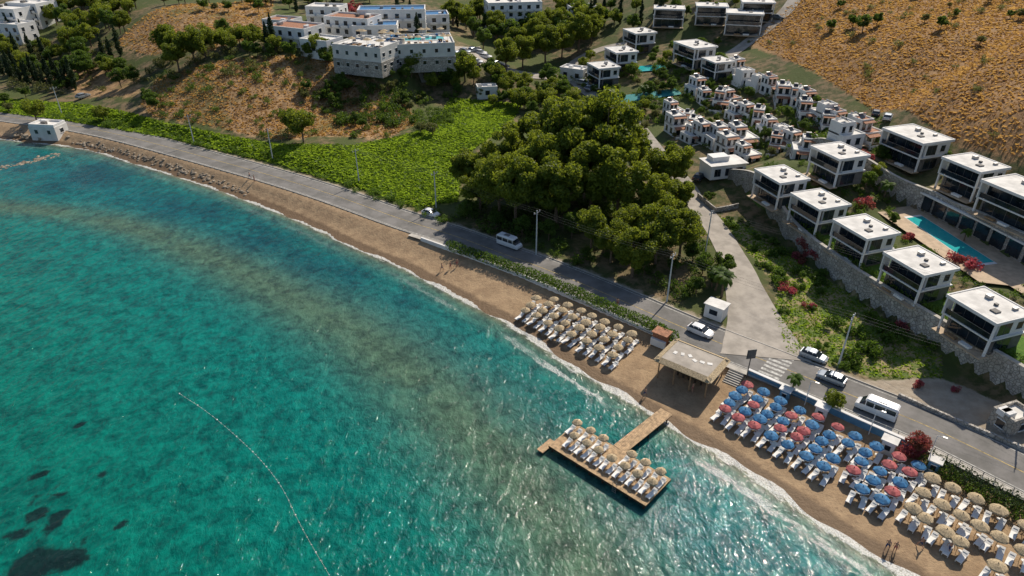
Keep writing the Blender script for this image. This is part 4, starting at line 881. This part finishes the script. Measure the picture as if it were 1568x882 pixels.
# ------------------------------------------------------------------ vehicles
def loft(b,part,m,secs):
    V=[];Fc=[];k=len(secs[0])
    for s_ in secs: V+=s_
    for i in range(len(secs)-1):
        for j in range(k): Fc.append((i*k+j,i*k+(j+1)%k,(i+1)*k+(j+1)%k,(i+1)*k+j))
    Fc.append(tuple(range(k-1,-1,-1)));Fc.append(tuple((len(secs)-1)*k+j for j in range(k))); b.add(part,m,V,Fc)
def sec(x,w,z0,z1,tw): return [(x,-w,z0),(x,w,z0),(x,w*1.02,(z0+z1)/2),(x,w*tw,z1),(x,-w*tw,z1),(x,-w*1.02,(z0+z1)/2)]
def car(paint,van=False):
    b=B()
    if van:
        L=2.8; loft(b,'body',paint,[sec(-L,.86,.35,1.2,.97),sec(-L+.1,.96,.3,1.25,.97),sec(L-.9,.96,.3,1.25,.97),sec(L-.2,.93,.3,1.05,.93),sec(L,.85,.4,.9,.9)])
        loft(b,'windows','glass',[sec(-L+.05,.90,1.25,2.0,.9),sec(L-1.35,.90,1.25,2.0,.9),sec(L-.55,.88,1.15,1.3,.95)])
        loft(b,'roof',paint,[sec(-L+.05,.86,2.0,2.25,.85),sec(-L+.3,.88,2.0,2.38,.85),sec(L-1.5,.88,2.0,2.36,.85),sec(L-1.2,.84,2.0,2.15,.85)])
        for x in(-L+.05,-1.3,.2,1.35):
            for y in(-.89,.89): b.box('pillars',paint,(x+.08,y,1.62),(.14,.05,.8))
        b.box('roof_rack','metal',(-.6,0,2.42),(1.2,.9,.12)); wx=(-1.8,1.75); wr=.36; hw=.9
    else:
        L=2.15; loft(b,'body',paint,[sec(-L,.74,.4,.85,.93),sec(-L+.12,.86,.28,.98,.93),sec(-.9,.90,.25,1.0,.93),sec(.8,.90,.25,.98,.93),sec(L-.35,.86,.28,.82,.9),sec(L,.70,.38,.66,.88)])
        loft(b,'windows','glass',[sec(-L+.25,.78,.94,1.0,.9),sec(-1.35,.78,.94,1.38,.82),sec(.25,.78,.94,1.40,.82),sec(1.05,.80,.92,.98,.92)])
        loft(b,'roof',paint,[sec(-1.4,.62,1.37,1.42,.95),sec(-.6,.65,1.38,1.49,.9),sec(.1,.64,1.38,1.48,.9),sec(.35,.60,1.37,1.42,.95)])
        for x in(-.95,-.1):
            for y in(-.70,.70): b.box('pillars',paint,(x,y,1.18),(.09,.12,.44))
        wx=(-1.3,1.3); wr=.32; hw=.84
        for y in(-.92,.92): b.box('mirrors',paint,(.75,y,1.02),(.14,.16,.12))
    for x in wx:
        for y in(-1,1): b.cyl('wheels','tyre',(x,y*(hw-.2),wr),(x,y*(hw+.04),wr),wr,n=14); b.cyl('wheel_rims','metal',(x,y*(hw+.03),wr),(x,y*(hw+.055),wr),wr*.6,n=10)
    for y in(-.6,.6): b.box('headlamps','lamp',(L-.06,y,.7 if not van else .85),(.1,.3,.14)); b.box('tail_lamps','carr',(-L+.02,y,.8 if not van else 1.),(.08,.22,.16))
    b.box('number_plate','white',(L+.01,0,.5),(.03,.5,.11)); b.box('bumper','tyre',(-L+.02,0,.42),(.1,1.4,.16))
    return b
CW=car('carw').prefab('car');CS=car('cars').prefab('car');CRD=car('carr').prefab('car');CD=car('card').prefab('car');VN=car('carw',True).prefab('van')
ra=lambda x,y: math.atan2(road_at(x,y)[1][1],road_at(x,y)[1][0])
for u,v,pf,nm,fl,sc_ in((660,330,CW,'car',0,.92),(780,377,VN,'minibus',0,.9),(1072,511,CW,'car',0,.95),(1245,549,CS,'car',0,.9),(1272,583,CS,'car',1,.9),(1340,632,VN,'minibus',1,.9)):
    x,y,z=G(u,v); place(nm,pf,(x,y,2.035),ra(x,y)+(math.pi if fl else 0),sc_)
random.seed(5)
for i,(u,v) in enumerate([(128,150),(676,84),(684,96),(690,104),(700,86),(712,82),(724,80),(736,84),(744,90),(715,96),(730,98),(885,122),(893,130),(903,138),(1070,275),(760,100),(770,104),(1190,30),(1340,178),(1358,184),(870,108),(668,100),(1088,96)]):
    x,y,z=G(u,v); place('parked_car',random.choice((CW,CS,CD,CW,CS)),(x,y,z+(.22 if 650<u<760 else .12)),random.choice((R(-30),R(60)))+random.uniform(-.15,.15))
# ------------------------------------------------------------------ boulders, buoys
def rocks(name,pts,s0,s1):
    bm=bmesh.new()
    for x,y,z in pts:
        s=random.uniform(s0,s1); r_=bmesh.ops.create_icosphere(bm,subdivisions=1,radius=s)
        for v_ in r_['verts']: v_.co=Vector((v_.co.x*random.uniform(.8,1.3),v_.co.y*random.uniform(.8,1.3),v_.co.z*random.uniform(.5,.8)))+Vector((x,y,z))
    me=bpy.data.meshes.new(name); bm.to_mesh(me); bm.free(); me.materials.append(M['rock']); inst(name,me,(0,0,0))
P=[]
for k_ in range(240):
    t=random.random(); u=120+t*260; v=np.interp(u,[120,150,210,300,380],[218,224,240,266,296]); x,y,z=G(u+random.gauss(0,4),v+random.gauss(0,3)); P.append((x,y,z))
rocks('shore_boulders',P,.15,.5)
P=[]
for k_ in range(170):
    t=random.random(); x,y=S(-20+t*112,262-t*26+random.gauss(0,1.6),0); P.append((x,y,random.uniform(-.5,-.1)))
rocks('reef_rocks',P,.35,.7)
P=[(*S(20+random.random()*90,203+random.gauss(0,3)+random.random()*8,0.5),random.uniform(.2,1.2)) for _ in range(90)]
rocks('shore_boulders',P,.3,.9)
bl=smooth_line([S(u,v,0) for u,v in((275,603),(320,632),(370,675),(405,710),(435,750),(455,795),(480,840),(510,890))],2); bl=resample(bl,.9); b=B()
for i,q in enumerate(bl):
    b.cyl('float','cush',(q[0]-.06,q[1],.03),(q[0]+.06,q[1],.03),.035 if i%5 else .09,n=7)
    if i: b.cyl('rope','cush',(bl[i-1][0],bl[i-1][1],.015),(q[0],q[1],.015),.007,n=4,cap=False)
inst('buoy_line',b.single('buoy_line'),(0,0,0))
# ------------------------------------------------------------------ people
def person_mesh(walk,shortm):
    V=[];E=[];Rr=[]
    def v(p,r,par=None):
        V.append(p);Rr.append(r)
        if par is not None:E.append((par,len(V)-1))
        return len(V)-1
    s=.22*walk
    pel=v((0,0,.95),.135); ab=v((0,0,1.12),.115,pel); ch=v((0,.01,1.32),.14,ab); nk=v((0,.01,1.47),.055,ch); hd0=v((0,.02,1.56),.07,nk); hd=v((0,.025,1.66),.095,hd0); v((0,.015,1.74),.06,hd); v((0,.115,1.635),.018,hd)
    for sg in(-1,1):
        hp=v((.1*sg,0,.88),.095,pel); kn=v((.11*sg,sg*s+.03,.5),.062,hp); an=v((.11*sg,sg*s*1.6-.03,.09),.04,kn); v((.12*sg,sg*s*1.6+.14,.03),.032,an)
        sh=v((.19*sg,0,1.4),.055,ch); el=v((.25*sg,-sg*s*.8-.02,1.12),.04,sh); wr=v((.27*sg,-sg*s*1.3+.06,.88),.026,el); pa=v((.27*sg,-sg*s*1.3+.09,.82),.03,wr)
        for k_ in range(4): a=v((.27*sg+(k_-1.5)*.004,-sg*s*1.3+.075+k_*.018,.76-.006*(k_%3)),.009,pa); v((.262*sg,-sg*s*1.3+.085+k_*.018,.725),.008,a)
        v((.25*sg,-sg*s*1.3+.125,.79),.010,pa)
    me=bpy.data.meshes.new('p'); me.from_pydata(V,E,[]); o=bpy.data.objects.new('p',me); link(o)
    o.modifiers.new('s','SKIN'); 
    for i,r_ in enumerate(Rr): me.skin_vertices[0].data[i].radius=(r_,r_)
    me.skin_vertices[0].data[0].use_root=True
    sb=o.modifiers.new('u','SUBSURF'); sb.levels=1; sb.render_levels=1
    dg=bpy.context.evaluated_depsgraph_get(); me2=bpy.data.meshes.new_from_object(o.evaluated_get(dg)); bpy.data.objects.remove(o)
    me2.materials.clear()
    for q in('skin',shortm,'hair'): me2.materials.append(M[q])
    for p_ in me2.polygons:
        c_=p_.center; p_.use_smooth=True
        p_.material_index=1 if (.66<c_.z<1.04 and abs(c_.x)<.22) else (2 if c_.z>1.60 and (c_.y<.05 or c_.z>1.72) else 0)
    return me2
try:
    PE=[person_mesh(1,'shorts'),person_mesh(.3,'red')]
    for i,(u,v) in enumerate([(1357,842),(1369,845),(987,608),(1060,600),(1452,845),(690,412),(677,415),(700,408),(383,274),(390,278),(1408,838),(945,470),(1170,610)]):
        x,y,z=G(u,v); inst('person',PE[i%2],(x,y,z),[2.3,2.4,-.8,1,3,2.2,-1,0.4,2,2.2,1,0,2][i],random.uniform(.95,1.03))
except Exception as ex_: print('PERSON',ex_)
# ------------------------------------------------------------------ light, sky, camera
az,el=R(34),R(45)
w=bpy.data.worlds.new('World'); scene.world=w; w.use_nodes=True; nt=w.node_tree; nt.nodes.clear()
sky=nd(nt,'ShaderNodeTexSky',sky_type='NISHITA'); sky.sun_disc=False; sky.sun_elevation=el; sky.sun_rotation=az
bg=nd(nt,'ShaderNodeBackground',{'Color':sky.outputs[0],'Strength':.105}); o_=nd(nt,'ShaderNodeOutputWorld'); nt.links.new(bg.outputs[0],o_.inputs[0])
sl=bpy.data.lights.new('sun','SUN'); sl.energy=5.0; sl.angle=R(.5); sl.color=(1.,.90,.76); so=bpy.data.objects.new('sun',sl); link(so)
sv=Vector((math.sin(az)*math.cos(el),math.cos(az)*math.cos(el),math.sin(el))); so.rotation_euler=(-sv).to_track_quat('-Z','Y').to_euler(); so.location=(100,100,150)
cam=bpy.data.cameras.new('camera'); cam.sensor_width=36; cam.lens=F/1568*36; cam.clip_end=6000; cam.clip_start=.5
co=bpy.data.objects.new('camera',cam); link(co); co.location=(0,0,HC); co.rotation_euler=(R(90)-TH,0,0); scene.camera=co
scene.view_settings.view_transform='Standard'; scene.view_settings.look='None'; scene.view_settings.exposure=0
print('objects',len(bpy.data.objects))
